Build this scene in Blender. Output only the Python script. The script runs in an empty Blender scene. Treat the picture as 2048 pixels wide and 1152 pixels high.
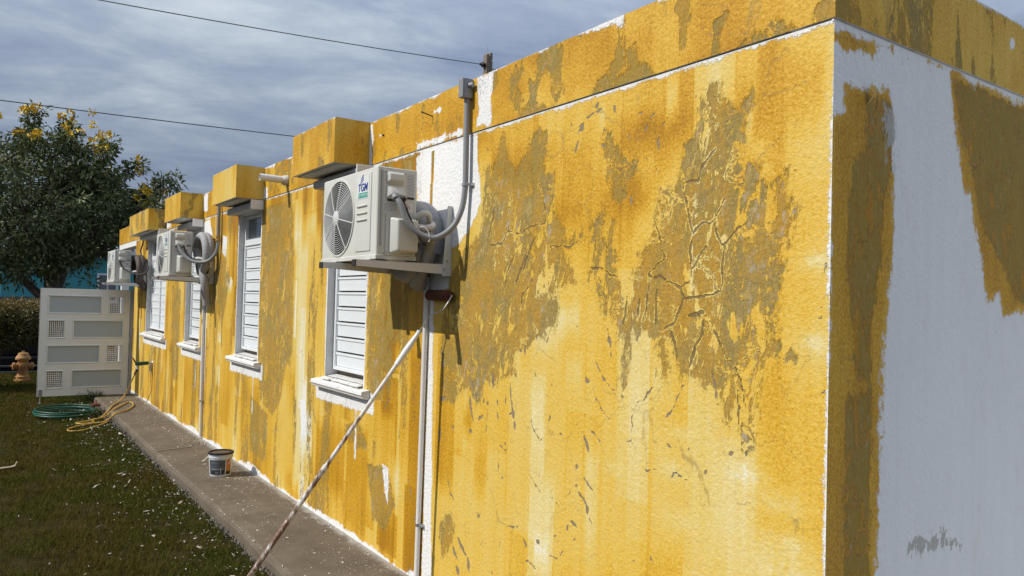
import bpy, bmesh, math, random
import numpy as np
from mathutils import Vector, Matrix, noise as mnoise

random.seed(7)
RNG = np.random.default_rng(11)
R = math.radians
scene = bpy.context.scene
COL = scene.collection

# ------------------------------------------------------------------ camera
YAW, PITCH, ROLL = 0.6140, 0.0210, 0.0257
fwd = Vector((math.sin(YAW) * math.cos(PITCH), math.cos(YAW) * math.cos(PITCH), math.sin(PITCH)))
rgt = Vector((math.cos(YAW), -math.sin(YAW), 0.0))
upv = rgt.cross(fwd)
r2 = rgt * math.cos(ROLL) + upv * math.sin(ROLL)
u2 = upv * math.cos(ROLL) - rgt * math.sin(ROLL)
cam_data = bpy.data.cameras.new('camera')
cam_data.sensor_width = 36.0
cam_data.lens = 36.0 * 1512.16 / 2048.0
cam_data.clip_start = 0.05
cam_data.clip_end = 2000.0
cam = bpy.data.objects.new('camera', cam_data)
COL.objects.link(cam)
M4 = Matrix.Identity(4)
for i in range(3):
    M4[i][0], M4[i][1], M4[i][2] = r2[i], u2[i], -fwd[i]
M4[0][3], M4[1][3], M4[2][3] = -2.1, 0.0, 1.595
cam.matrix_world = M4
scene.camera = cam

# ------------------------------------------------------------------ light
SUN_DIR = Vector((-1.0, 0.25, 0.9)).normalized()      # towards the sun
SUN_EL = math.asin(SUN_DIR.z)
SUN_AZ = math.atan2(SUN_DIR.x, SUN_DIR.y)             # clockwise from +y
sun = bpy.data.lights.new('sun', 'SUN')
sun.energy = 3.9
sun.angle = R(0.5)
sun.color = (1.0, 0.955, 0.88)
sun_o = bpy.data.objects.new('sun', sun)
COL.objects.link(sun_o)
sun_o.rotation_euler = SUN_DIR.to_track_quat('Z', 'Y').to_euler()
sun_o.location = (-20, 5, 18)

scene.view_settings.view_transform = 'Standard'
scene.view_settings.look = 'None'
scene.view_settings.gamma = 1.0
scene.view_settings.exposure = 0.0
scene.view_settings.use_curve_mapping = False


# ------------------------------------------------------------------ node helpers
class NT:
    def __init__(self, tree):
        self.t = tree
        self.n = tree.nodes
        self.l = tree.links

    def put(self, sock, v):
        if hasattr(v, 'is_linked'):
            self.l.new(v, sock)
        elif isinstance(v, (tuple, list)) and sock.type == 'RGBA' and len(v) == 3:
            sock.default_value = (*v, 1.0)
        else:
            sock.default_value = v

    def math(self, op, a, b=0.0, clamp=False):
        n = self.n.new('ShaderNodeMath')
        n.operation = op
        n.use_clamp = clamp
        self.put(n.inputs[0], a)
        self.put(n.inputs[1], b)
        return n.outputs[0]

    def add(self, a, b): return self.math('ADD', a, b)
    def sub(self, a, b): return self.math('SUBTRACT', a, b)
    def mul(self, a, b): return self.math('MULTIPLY', a, b)

    def step(self, v, lo, hi, a=0.0, b=1.0):
        n = self.n.new('ShaderNodeMapRange')
        n.interpolation_type = 'SMOOTHSTEP'
        self.put(n.inputs['Value'], v)
        n.inputs['From Min'].default_value = lo
        n.inputs['From Max'].default_value = hi
        n.inputs['To Min'].default_value = a
        n.inputs['To Max'].default_value = b
        return n.outputs['Result']

    def mix(self, f, a, b, mode='MIX'):
        n = self.n.new('ShaderNodeMix')
        n.data_type = 'RGBA'
        n.blend_type = mode
        self.put(n.inputs[0], f)
        self.put(n.inputs[6], a)
        self.put(n.inputs[7], b)
        return n.outputs[2]

    def ramp(self, f, stops):
        n = self.n.new('ShaderNodeValToRGB')
        self.put(n.inputs[0], f)
        cr = n.color_ramp
        while len(cr.elements) < len(stops):
            cr.elements.new(0.5)
        for e, (p, c) in zip(cr.elements, stops):
            e.position = p
            e.color = (*c, 1.0)
        return n.outputs[0]

    def vec(self, x, y, z=0.0):
        n = self.n.new('ShaderNodeCombineXYZ')
        for s, v in zip(n.inputs, (x, y, z)):
            self.put(s, v)
        return n.outputs[0]

    def sep(self, v):
        n = self.n.new('ShaderNodeSeparateXYZ')
        self.put(n.inputs[0], v)
        return n.outputs

    def noise(self, v, scale=5.0, detail=4.0, rough=0.55, dist=0.0):
        n = self.n.new('ShaderNodeTexNoise')
        self.put(n.inputs['Vector'], v)
        n.inputs['Scale'].default_value = scale
        n.inputs['Detail'].default_value = detail
        n.inputs['Roughness'].default_value = rough
        n.inputs['Distortion'].default_value = dist
        return n.outputs[0]

    def voro(self, v, scale, feature='F1', rnd=1.0):
        n = self.n.new('ShaderNodeTexVoronoi')
        n.feature = feature
        self.put(n.inputs['Vector'], v)
        n.inputs['Scale'].default_value = scale
        n.inputs['Randomness'].default_value = rnd
        return n.outputs

    def attr(self, name):
        n = self.n.new('ShaderNodeAttribute')
        n.attribute_name = name
        return n.outputs['Fac']

    def pos(self):
        return self.n.new('ShaderNodeNewGeometry').outputs['Position']

    def obj(self):
        return self.n.new('ShaderNodeTexCoord').outputs['Object']

    def rnd(self):
        return self.n.new('ShaderNodeObjectInfo').outputs['Random']

    def bump(self, h, dist=0.003, strength=0.5):
        n = self.n.new('ShaderNodeBump')
        n.inputs['Strength'].default_value = strength
        n.inputs['Distance'].default_value = dist
        self.put(n.inputs['Height'], h)
        return n.outputs[0]


def new_mat(name):
    m = bpy.data.materials.new(name)
    m.use_nodes = True
    t = NT(m.node_tree)
    bsdf = m.node_tree.nodes['Principled BSDF']
    return m, t, bsdf


def simple(name, col, rough=0.6, var=0.12, scale=8.0, metal=0.0, spec=0.5, bump=0.0, bscale=60.0, dirt=None, dirt_amt=0.0):
    """Plain surface with tonal variation, optional dirt patches and fine relief."""
    m, t, b = new_mat(name)
    p = t.obj()
    n = t.noise(p, scale, 5, 0.6)
    c = t.mix(n, tuple(x * (1 - var) for x in col), tuple(min(1, x * (1 + var)) for x in col))
    if dirt:
        d = t.noise(p, scale * 1.7 + 3, 6, 0.7)
        c = t.mix(t.mul(t.step(d, 0.5, 0.72), dirt_amt), c, dirt)
    t.put(b.inputs['Base Color'], c)
    t.put(b.inputs['Roughness'], t.add(t.mul(t.sub(n, 0.5), 0.25), rough))
    b.inputs['Metallic'].default_value = metal
    b.inputs['Specular IOR Level'].default_value = spec
    if bump > 0:
        t.put(b.inputs['Normal'], t.bump(t.noise(p, bscale, 4, 0.6), bump, 0.6))
    return m


# ------------------------------------------------------------------ sky
world = bpy.data.worlds.new('World')
scene.world = world
world.use_nodes = True
wt = NT(world.node_tree)
bg = world.node_tree.nodes['Background']
skyn = wt.n.new('ShaderNodeTexSky')
skyn.sky_type = 'NISHITA'
skyn.sun_disc = False
skyn.sun_elevation = SUN_EL
skyn.sun_rotation = SUN_AZ
skyn.dust_density = 1.0
gen = wt.n.new('ShaderNodeTexCoord').outputs['Generated']
sx, sy, sz = wt.sep(gen)
zz = wt.add(wt.math('MAXIMUM', sz, 0.0), 0.16)
cu = wt.math('DIVIDE', sx, zz)
cv = wt.math('DIVIDE', sy, zz)
# cloud sheet seen in perspective: long streaky layers
ca = wt.mul(wt.add(wt.mul(cu, 0.94), wt.mul(cv, -0.34)), 1.0)
cb = wt.mul(wt.add(wt.mul(cu, 0.34), wt.mul(cv, 0.94)), 1.0)
big = wt.noise(wt.vec(wt.mul(ca, 0.6), wt.mul(cb, 0.8), 3.1), 1.0, 7, 0.55, 0.2)
fine = wt.noise(wt.vec(wt.mul(ca, 1.9), wt.mul(cb, 2.9), 7.7), 1.0, 10, 0.62, 0.25)
dens = wt.add(wt.mul(big, 0.5), wt.mul(fine, 0.5))
cloud = wt.ramp(wt.step(dens, 0.30, 0.70), [(0.0, (1.6, 2.2, 3.5)), (0.3, (2.5, 3.1, 4.3)), (0.58, (3.2, 3.85, 4.9)), (0.8, (4.2, 4.85, 5.65)), (1.0, (5.6, 6.2, 6.8))])
cover = wt.step(dens, 0.30, 0.44, 0.55, 0.96)
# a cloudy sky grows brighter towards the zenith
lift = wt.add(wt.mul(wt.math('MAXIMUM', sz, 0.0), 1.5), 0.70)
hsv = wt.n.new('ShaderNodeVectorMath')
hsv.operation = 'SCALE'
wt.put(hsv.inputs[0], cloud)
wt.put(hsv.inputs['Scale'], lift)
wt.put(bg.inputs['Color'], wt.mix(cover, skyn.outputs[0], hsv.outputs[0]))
bg.inputs['Strength'].default_value = 0.1


# ------------------------------------------------------------------ mesh helpers
def empty(name, loc=(0, 0, 0), rz=0.0):
    o = bpy.data.objects.new(name, None)
    COL.objects.link(o)
    o.location = loc
    o.rotation_euler = (0, 0, rz)
    o.empty_display_size = 0.1
    return o


def tag(o, label=None, cat=None, group=None, kind=None):
    if label: o['label'] = label
    if cat: o['category'] = cat
    if group: o['group'] = group
    if kind: o['kind'] = kind
    return o


def link(name, mesh, parent=None, mats=None):
    o = bpy.data.objects.new(name, mesh)
    COL.objects.link(o)
    if mats is not None:
        if not isinstance(mats, (list, tuple)):
            mats = [mats]
        for m in mats:
            mesh.materials.append(m)
    if parent is not None:
        o.parent = parent
    return o


def share(src, parent, loc=None):
    c = src.copy()
    COL.objects.link(c)
    c.parent = parent
    if loc is not None:
        c.location = loc
    return c


def copy_tree(o, parent=None):
    c = o.copy()
    COL.objects.link(c)
    c.parent = parent
    for ch in list(o.children):
        copy_tree(ch, c)
    return c


def catmull(pts, n=8):
    P = [Vector(p) for p in pts]
    P = [P[0] * 2 - P[1]] + P + [P[-1] * 2 - P[-2]]
    out = []
    for i in range(1, len(P) - 2):
        a, b, c, d = P[i - 1], P[i], P[i + 1], P[i + 2]
        for k in range(n):
            t = k / n
            out.append(0.5 * ((2 * b) + (c - a) * t + (2 * a - 5 * b + 4 * c - d) * t * t + (3 * b - a - 3 * c + d) * t ** 3))
    out.append(P[-2].copy())
    return out


class MB:
    def __init__(self):
        self.v, self.f, self.m = [], [], []

    def quad(self, a, b, c, d, m=0):
        i = len(self.v)
        self.v += [tuple(a), tuple(b), tuple(c), tuple(d)]
        self.f.append((i, i + 1, i + 2, i + 3))
        self.m.append(m)
        return self

    def box(self, x0, x1, y0, y1, z0, z1, m=0):
        i = len(self.v)
        self.v += [(x0, y0, z0), (x1, y0, z0), (x1, y1, z0), (x0, y1, z0), (x0, y0, z1), (x1, y0, z1), (x1, y1, z1), (x0, y1, z1)]
        for q in ((0, 3, 2, 1), (4, 5, 6, 7), (0, 1, 5, 4), (1, 2, 6, 5), (2, 3, 7, 6), (3, 0, 4, 7)):
            self.f.append(tuple(i + k for k in q))
            self.m.append(m)
        return self

    def hexa(self, A, B, m=0):
        """A, B: two matching loops of 4 points."""
        i = len(self.v)
        self.v += [tuple(p) for p in A] + [tuple(p) for p in B]
        for q in ((3, 2, 1, 0), (4, 5, 6, 7), (0, 1, 5, 4), (1, 2, 6, 5), (2, 3, 7, 6), (3, 0, 4, 7)):
            self.f.append(tuple(i + k for k in q))
            self.m.append(m)
        return self

    def tube(self, pts, r, n=10, m=0, cap=True, closed=False):
        pts = [Vector(p) for p in pts]
        K = len(pts)
        rad = r if isinstance(r, (list, tuple)) else [r] * K
        base = len(self.v)
        prev = None
        for k in range(K):
            if closed:
                d = pts[(k + 1) % K] - pts[k - 1]
            else:
                d = pts[min(k + 1, K - 1)] - pts[max(k - 1, 0)]
            d.normalize()
            if prev is None:
                a = Vector((0, 0, 1)) if abs(d.z) < 0.9 else Vector((1, 0, 0))
                u = d.cross(a).normalized()
            else:
                u = prev - d * prev.dot(d)
                u.normalize()
            prev = u
            w = d.cross(u)
            for j in range(n):
                t = 2 * math.pi * j / n
                self.v.append(tuple(pts[k] + (u * math.cos(t) + w * math.sin(t)) * rad[k]))
        for k in range(K if closed else K - 1):
            a, b = base + k * n, base + ((k + 1) % K) * n
            for j in range(n):
                self.f.append((a + j, a + (j + 1) % n, b + (j + 1) % n, b + j))
                self.m.append(m)
        if cap and not closed:
            self.f.append(tuple(base + j for j in range(n))[::-1])
            self.f.append(tuple(base + (K - 1) * n + j for j in range(n)))
            self.m += [m, m]
        return self

    def cyl(self, a, b, r0, r1=None, n=16, m=0):
        return self.tube([a, b], [r0, r0 if r1 is None else r1], n, m)

    def lathe(self, o, axis, prof, n=24, m=0, ms=None):
        """prof: (radius, height along axis)."""
        o = Vector(o)
        ax = Vector(axis).normalized()
        a = Vector((0, 0, 1)) if abs(ax.z) < 0.9 else Vector((1, 0, 0))
        u = ax.cross(a).normalized()
        w = ax.cross(u)
        base = len(self.v)
        for (r, h) in prof:
            for j in range(n):
                t = 2 * math.pi * j / n
                self.v.append(tuple(o + ax * h + (u * math.cos(t) + w * math.sin(t)) * max(r, 1e-5)))
        for k in range(len(prof) - 1):
            for j in range(n):
                a0, b0 = base + k * n, base + (k + 1) * n
                self.f.append((a0 + j, a0 + (j + 1) % n, b0 + (j + 1) % n, b0 + j))
                self.m.append(ms[k] if ms else m)
        return self

    def prism(self, poly, f0, f1, m=0):
        """poly: list of 2d pts; f0/f1 map a 2d pt to 3d at each end."""
        i = len(self.v)
        n = len(poly)
        self.v += [tuple(f0(p)) for p in poly] + [tuple(f1(p)) for p in poly]
        self.f.append(tuple(range(i, i + n))[::-1])
        self.f.append(tuple(range(i + n, i + 2 * n)))
        self.m += [m, m]
        for j in range(n):
            k = (j + 1) % n
            self.f.append((i + j, i + k, i + n + k, i + n + j))
            self.m.append(m)
        return self

    def mesh(self, name, smooth=None, bevel=0.0, seg=2, keep=None):
        me = bpy.data.meshes.new(name)
        me.from_pydata(self.v, [], self.f)
        me.polygons.foreach_set('material_index', self.m)
        bm = bmesh.new()
        bm.from_mesh(me)
        bmesh.ops.recalc_face_normals(bm, faces=bm.faces)
        if bevel > 0:
            es = [e for e in bm.edges if len(e.link_faces) == 2 and e.calc_face_angle(0) > 0.6 and (keep is None or not keep(e))]
            bmesh.ops.bevel(bm, geom=es, offset=bevel, segments=seg, affect='EDGES', profile=0.6, clamp_overlap=True)
        if smooth is not None:
            for f in bm.faces: f.smooth = True
            for e in bm.edges:
                if len(e.link_faces) == 2 and e.calc_face_angle(0) > R(smooth):
                    e.smooth = False
        bm.to_mesh(me)
        bm.free()
        return me

    def build(self, name, mats, parent=None, smooth=None, bevel=0.0, seg=2, keep=None):
        return link(name, self.mesh(name, smooth, bevel, seg, keep), parent, mats)


def np_mesh(name, V, F, mats, parent=None, attrs=None, mi=None):
    """V (n,3), F (m,k) with fixed k."""
    V = np.asarray(V, np.float32)
    F = np.asarray(F, np.int32)
    me = bpy.data.meshes.new(name)
    me.vertices.add(len(V))
    me.vertices.foreach_set('co', V.ravel())
    k = F.shape[1]
    me.loops.add(F.size)
    me.loops.foreach_set('vertex_index', F.ravel())
    me.polygons.add(len(F))
    me.polygons.foreach_set('loop_start', np.arange(0, F.size, k, dtype=np.int32))
    if mi is not None:
        me.polygons.foreach_set('material_index', np.asarray(mi, np.int32))
    me.update(calc_edges=True)
    for nme, arr in (attrs or {}).items():
        a = me.attributes.new(nme, 'FLOAT', 'POINT')
        a.data.foreach_set('value', np.asarray(arr, np.float32))
    me.validate()
    return link(name, me, parent, mats)


def text_mb(body, size, M, parent, name, mat, shear=0.0, extrude=0.0004, bold=0.0):
    cu_ = bpy.data.curves.new('lettering_curve', 'FONT')
    cu_.body = body
    cu_.size = size
    cu_.shear = shear
    cu_.extrude = extrude
    cu_.offset = bold
    cu_.resolution_u = 3
    cu_.align_x = 'CENTER'
    cu_.align_y = 'CENTER'
    o = bpy.data.objects.new('lettering_tmp', cu_)
    COL.objects.link(o)
    dg = bpy.context.evaluated_depsgraph_get()
    me = bpy.data.meshes.new_from_object(o.evaluated_get(dg))
    bpy.data.objects.remove(o)
    bpy.data.curves.remove(cu_)
    me.transform(M)
    me.materials.clear()
    return link(name, me, parent, mat)

# ------------------------------------------------------------------ materials
def wall_material():
    m, t, b = new_mat('half_painted_stucco')
    x, y, z = t.sep(t.pos())
    u = t.add(x, y)
    ut = t.add(u, t.mul(z, 0.13))              # streaks lean a little
    a_peel, a_coat, a_white, a_fleck, a_crack, a_grey = (t.attr(k) for k in ('peel', 'coat', 'white', 'fleck', 'crack', 'grey'))
    A = t.noise(t.vec(t.mul(ut, 10.0), t.mul(z, 2.2), 0.0), 1.0, 9, 0.68)
    B = t.noise(t.vec(t.mul(u, 46.0), t.mul(z, 30.0), 4.0), 1.0, 5, 0.6)
    I = t.noise(t.vec(t.mul(ut, 15.0), t.mul(z, 5.0), 9.0), 1.0, 8, 0.70, 0.5)
    J = t.noise(t.vec(t.mul(ut, 24.0), t.mul(z, 5.0), 19.0), 1.0, 6, 0.7)
    Cc = t.noise(t.vec(t.mul(u, 2.2), t.mul(z, 1.4), 2.0), 1.0, 4, 0.5)
    S = t.noise(t.vec(t.mul(u, 15.0), t.mul(z, 0.45), 6.0), 1.0, 5, 0.6)
    Fg = t.noise(t.vec(t.mul(u, 105.0), t.mul(z, 85.0), 1.0), 1.0, 3, 0.7)
    Sp = t.noise(t.vec(t.mul(u, 70.0), t.mul(z, 45.0), 13.0), 1.0, 4, 0.65)

    # --- fresh coat: thin over primer -> thick amber
    coat = t.add(a_coat, t.mul(t.sub(Cc, 0.5), 0.42))
    coat = t.add(coat, t.mul(t.sub(S, 0.5), 0.34))
    coat = t.add(coat, t.mul(t.mul(t.sub(Fg, 0.5), 0.95), t.step(a_coat, 0.2, 0.7, 0.35, 1.0)))
    coat = t.add(coat, t.mul(t.sub(Sp, 0.5), 0.30))
    col = t.ramp(coat, [(0.0, (0.80, 0.76, 0.64)), (0.12, (0.75, 0.645, 0.33)), (0.34, (0.71, 0.52, 0.140)),
                        (0.54, (0.71, 0.445, 0.058)), (0.74, (0.59, 0.315, 0.015)), (0.88, (0.48, 0.238, 0.008)), (1.0, (0.38, 0.178, 0.005))])
    # --- peeled zones
    pv = t.add(t.add(a_peel, 0.008), t.mul(t.sub(A, 0.53), 0.09))
    pv = t.add(pv, t.mul(t.sub(J, 0.52), 0.11))
    pv = t.add(pv, t.mul(t.sub(B, 0.5), 0.06))
    pv = t.sub(pv, t.mul(t.step(t.add(I, t.mul(t.sub(Cc, 0.5), 0.30)), 0.562, 0.595), 0.15))
    K = t.noise(t.vec(t.mul(ut, 34.0), t.mul(z, 15.0), 61.0), 1.0, 6, 0.72, 0.6)
    pv = t.sub(pv, t.mul(t.step(K, 0.585, 0.62), 0.12))
    # web of fine branching cracks, each with a lip of paint left along it
    wn1 = t.noise(t.vec(u, z, 71.0), 5.0, 5, 0.65)
    wn2 = t.noise(t.vec(u, z, 77.0), 5.0, 5, 0.65)
    web = t.voro(t.vec(t.add(u, t.mul(wn1, 0.34)), t.add(t.mul(z, 0.8), t.mul(wn2, 0.34)), 0.0), 5.2, 'DISTANCE_TO_EDGE')[0]
    webgate = t.step(t.noise(t.vec(u, z, 83.0), 6.0, 4, 0.6), 0.47, 0.53)
    webrim = t.mul(t.step(t.add(web, t.mul(t.sub(B, 0.5), 0.10)), 0.022, 0.040, 1.0, 0.0), webgate)
    webcore = t.mul(t.step(t.add(web, t.mul(t.sub(B, 0.5), 0.02)), 0.006, 0.014, 1.0, 0.0), webgate)
    pv = t.sub(pv, t.mul(webrim, 0.10))
    rim = t.step(t.add(a_crack, t.mul(t.sub(B, 0.5), 0.034)), 0.004, 0.008, 1.0, 0.0)
    pv = t.sub(pv, t.mul(t.mul(rim, t.step(t.noise(t.vec(u, z, 3.3), 16.0, 3), 0.44, 0.5)), 0.14))
    pm = t.step(pv, -0.003, 0.003)
    pn = t.noise(t.vec(t.mul(ut, 5.0), t.mul(z, 2.0), 31.0), 1.0, 8, 0.7)
    pcol = t.ramp(pn, [(0.30, (0.47, 0.245, 0.022)), (0.46, (0.45, 0.255, 0.034)), (0.52, (0.36, 0.230, 0.048)), (0.57, (0.27, 0.205, 0.066)), (0.62, (0.44, 0.30, 0.10)), (0.74, (0.50, 0.43, 0.28))])
    pcol = t.mix(t.mul(t.step(Sp, 0.42, 0.66), 0.45), pcol, (0.19, 0.130, 0.034))
    Sq = t.noise(t.vec(t.mul(ut, 150.0), t.mul(z, 60.0), 17.0), 1.0, 4, 0.7)
    pcol = t.mix(t.mul(t.step(Sq, 0.52, 0.66), 0.60), pcol, (0.55, 0.36, 0.085))
    pcol = t.mix(t.mul(t.step(J, 0.54, 0.60), 0.35), pcol, (0.44, 0.30, 0.085))
    pcol = t.mix(t.step(a_coat, 0.5, 0.95, 0.0, 0.8), pcol, (0.31, 0.205, 0.034))
    # thin scratches of paler paint over it
    scr = t.noise(t.vec(t.mul(ut, 60.0), t.mul(z, 16.0), 41.0), 1.0, 4, 0.7, 1.2)
    pcol = t.mix(t.mul(t.step(scr, 0.58, 0.68), 0.5), pcol, (0.46, 0.33, 0.15))
    # exposed grey render
    dens = t.mul(t.add(a_grey, 0.12), 1.0)
    gm = t.step(t.add(t.add(a_grey, t.mul(t.sub(J, 0.5), 0.16)), t.mul(t.sub(B, 0.5), 0.16)), 0.0, 0.012)
    gm2 = t.mul(t.step(t.add(t.noise(t.vec(t.mul(ut, 26.0), t.mul(z, 9.0), 51.0), 1.0, 6, 0.8), dens), 0.60, 0.68), 0.65)
    gcol = t.mix(Sp, (0.34, 0.315, 0.27), (0.52, 0.49, 0.44))
    pcol = t.mix(t.math('MAXIMUM', gm2, gm), pcol, gcol)
    col = t.mix(t.math('MAXIMUM', pm, gm), col, pcol)
    # --- flecks and crack lines
    fm = t.step(t.add(a_fleck, t.mul(t.sub(B, 0.5), 0.014)), -0.0012, 0.0012)
    fcol = t.mix(J, (0.20, 0.145, 0.06), (0.34, 0.28, 0.19))
    col = t.mix(fm, col, fcol)
    cm = t.step(t.add(a_crack, t.mul(t.sub(B, 0.5), 0.010)), 0.0010, 0.0030, 1.0, 0.0)
    col = t.mix(t.mul(cm, 0.9), col, (0.19, 0.13, 0.05))
    col = t.mix(t.mul(t.mul(webcore, t.step(a_peel, -0.03, 0.0)), 0.75), col, (0.17, 0.115, 0.04))
    # hairline map cracks
    vw = t.vec(t.add(t.mul(u, 1.0), t.mul(A, 0.25)), t.add(z, t.mul(B, 0.05)), 0.0)
    hair = t.mul(t.step(t.voro(vw, 4.0, 'DISTANCE_TO_EDGE')[0], 0.0, 0.010, 1.0, 0.0), t.step(pn, 0.46, 0.54))
    col = t.mix(t.mul(hair, 0.55), col, (0.25, 0.17, 0.06))
    # --- bare primer
    wv = t.add(a_white, t.add(t.mul(t.sub(A, 0.5), 0.07), t.mul(t.sub(B, 0.5), 0.035)))
    wv = t.add(wv, t.mul(t.sub(Fg, 0.5), 0.035))
    wm = t.step(wv, -0.005, 0.005)
    wcol = t.mix(t.noise(t.vec(t.mul(u, 6.0), t.mul(z, 5.0), 8.0), 1.0, 6, 0.65), (0.79, 0.785, 0.77), (0.86, 0.855, 0.84))
    wcol = t.mix(t.mul(t.step(A, 0.56, 0.64), 0.18), wcol, (0.66, 0.55, 0.44))
    wcol = t.mix(t.mul(t.step(t.add(t.mul(S, 0.5), t.mul(Cc, 0.5)), 0.42, 0.58), 0.22), wcol, (0.70, 0.70, 0.695))
    wcol = t.mix(t.step(scr, 0.62, 0.72, 0.0, 0.25), wcol, (0.60, 0.55, 0.50))
    col = t.mix(wm, col, wcol)
    col = t.mix(t.mul(gm, 0.9), col, gcol)
    t.put(b.inputs['Base Color'], col)
    t.put(b.inputs['Roughness'], t.mix(pm, (0.55, 0.55, 0.55), (0.8, 0.8, 0.8)))
    b.inputs['Specular IOR Level'].default_value = 0.3
    st = t.noise(t.vec(t.mul(u, 62.0), t.mul(z, 62.0), 0.5), 1.0, 5, 0.6)
    lip = t.step(pv, -0.014, 0.010)
    h = t.add(t.mul(lip, -0.75), t.add(t.mul(st, t.add(t.mul(wm, 0.65), 0.85)), t.mul(Fg, 0.35)))
    h = t.sub(h, t.add(t.mul(cm, 0.8), t.mul(fm, 0.5)))
    t.put(b.inputs['Normal'], t.bump(h, 0.0050, 0.9))
    return m


M_WALL = wall_material()
M_PLASTER = simple('grey_plaster', (0.60, 0.60, 0.59), 0.85, 0.15, 5, bump=0.002, bscale=90, dirt=(0.36, 0.33, 0.28), dirt_amt=0.5)
M_WHITE_PLASTER = simple('chipped_white_plaster', (0.76, 0.75, 0.73), 0.8, 0.08, 6, bump=0.002, bscale=80, dirt=(0.40, 0.36, 0.30), dirt_amt=0.55)
M_TILE = simple('white_glazed_tile', (0.80, 0.79, 0.76), 0.3, 0.06, 20, dirt=(0.42, 0.34, 0.25), dirt_amt=0.5)
M_GROUT = simple('dusty_sill_bed', (0.22, 0.18, 0.14), 0.95, 0.3, 20)
M_ALU = simple('white_aluminium', (0.74, 0.76, 0.77), 0.42, 0.04, 5, spec=0.4)
M_SLAT = simple('pale_louvre_aluminium', (0.76, 0.79, 0.80), 0.38, 0.05, 3, spec=0.45)
M_RAIL = simple('grey_rail_metal', (0.38, 0.38, 0.38), 0.5, 0.12, 9)
M_ROOF = simple('roof_concrete', (0.40, 0.39, 0.37), 0.9, 0.2, 2)
M_DARK = simple('dark_interior', (0.02, 0.02, 0.022), 0.7, 0.2, 3)
M_AC = simple('cream_powder_coat', (0.62, 0.615, 0.555), 0.42, 0.03, 4, spec=0.4, dirt=(0.55, 0.52, 0.45), dirt_amt=0.25)
M_ACDARK = simple('black_fan_plastic', (0.028, 0.030, 0.032), 0.5, 0.3, 12)
M_FIN = simple('condenser_fins', (0.045, 0.047, 0.05), 0.6, 0.3, 40)
M_GRILLE = simple('grille_wire_coat', (0.62, 0.62, 0.59), 0.45, 0.05, 9)
M_BRACKET = simple('bracket_enamel', (0.62, 0.61, 0.58), 0.5, 0.08, 12, dirt=(0.40, 0.37, 0.32), dirt_amt=0.4)
M_RUBBER = simple('black_rubber', (0.018, 0.018, 0.018), 0.75, 0.3, 30)
M_STEEL = simple('zinc_steel', (0.52, 0.53, 0.54), 0.4, 0.15, 30, metal=0.7)
M_LOGO = simple('badge_blue', (0.02, 0.045, 0.26), 0.45, 0.02, 5)
M_TEAL = simple('badge_green', (0.03, 0.36, 0.28), 0.45, 0.02, 5)
M_BADGE = simple('badge_silver', (0.70, 0.72, 0.68), 0.4, 0.02, 5)
M_LABEL = simple('label_paper', (0.70, 0.70, 0.68), 0.55, 0.03, 9)
M_INK = simple('label_ink', (0.035, 0.035, 0.04), 0.5, 0.2, 30)
M_INKG = simple('label_grey_ink', (0.25, 0.27, 0.30), 0.5, 0.2, 60)
M_RED = simple('warning_red', (0.42, 0.03, 0.025), 0.5, 0.05, 9)
M_CONDUIT = simple('grey_conduit', (0.235, 0.24, 0.25), 0.5, 0.08, 10)
M_PVC = simple('white_pvc', (0.74, 0.72, 0.68), 0.4, 0.04, 9, dirt=(0.5, 0.45, 0.36), dirt_amt=0.3)
M_WRAP = simple('grey_pipe_wrap', (0.33, 0.33, 0.335), 0.7, 0.12, 14, bump=0.004, bscale=35)
M_WRAPD = simple('brown_pipe_wrap', (0.085, 0.065, 0.055), 0.7, 0.2, 14, bump=0.004, bscale=35)
M_BLACK = simple('black_cable', (0.015, 0.015, 0.016), 0.55, 0.2, 20)
M_BRASS = simple('brass_fitting', (0.52, 0.33, 0.10), 0.35, 0.1, 30, metal=0.7)
M_COPPER = simple('bare_insulation_cream', (0.62, 0.58, 0.52), 0.75, 0.1, 30, bump=0.002)
M_GATE = simple('gate_white_paint', (0.76, 0.77, 0.72), 0.42, 0.03, 2, spec=0.4, dirt=(0.55, 0.54, 0.47), dirt_amt=0.2)
M_FROST = simple('frosted_pane', (0.40, 0.45, 0.46), 0.35, 0.06, 1.5, spec=0.5)
M_LATTICE = simple('lattice_white', (0.76, 0.74, 0.68), 0.5, 0.04, 9)
M_GREENHOSE = simple('green_hose_rubber', (0.008, 0.075, 0.05), 0.42, 0.15, 9)
M_YELLOWHOSE = simple('yellow_hose_rubber', (0.52, 0.32, 0.055), 0.45, 0.12, 9, dirt=(0.30, 0.2, 0.06), dirt_amt=0.4)
M_GREENPL = simple('green_tap_plastic', (0.012, 0.085, 0.05), 0.45, 0.1, 20)
M_REDBR = simple('faded_red_plastic', (0.17, 0.06, 0.045), 0.6, 0.2, 30)
M_HYD = simple('hydrant_faded_paint', (0.44, 0.235, 0.085), 0.7, 0.15, 9, bump=0.003, bscale=50, dirt=(0.30, 0.075, 0.012), dirt_amt=0.75)
M_ROLLER = simple('paint_soaked_nap', (0.095, 0.026, 0.008), 0.85, 0.45, 40, bump=0.006, bscale=160)
M_WHITEPL = simple('white_handle_plastic', (0.78, 0.78, 0.76), 0.35, 0.03, 9)
M_BUCKET = simple('white_bucket_plastic', (0.62, 0.64, 0.66), 0.4, 0.05, 9)
M_BLABEL = simple('bucket_label_slate', (0.075, 0.085, 0.10), 0.45, 0.15, 14)
M_BORANGE = simple('bucket_label_orange', (0.52, 0.20, 0.012), 0.45, 0.08, 14)
M_LID = simple('black_lid_plastic', (0.018, 0.017, 0.016), 0.5, 0.3, 20)
M_SLUDGE = simple('dried_paint_skin', (0.10, 0.07, 0.045), 0.6, 0.4, 30, bump=0.004)
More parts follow.
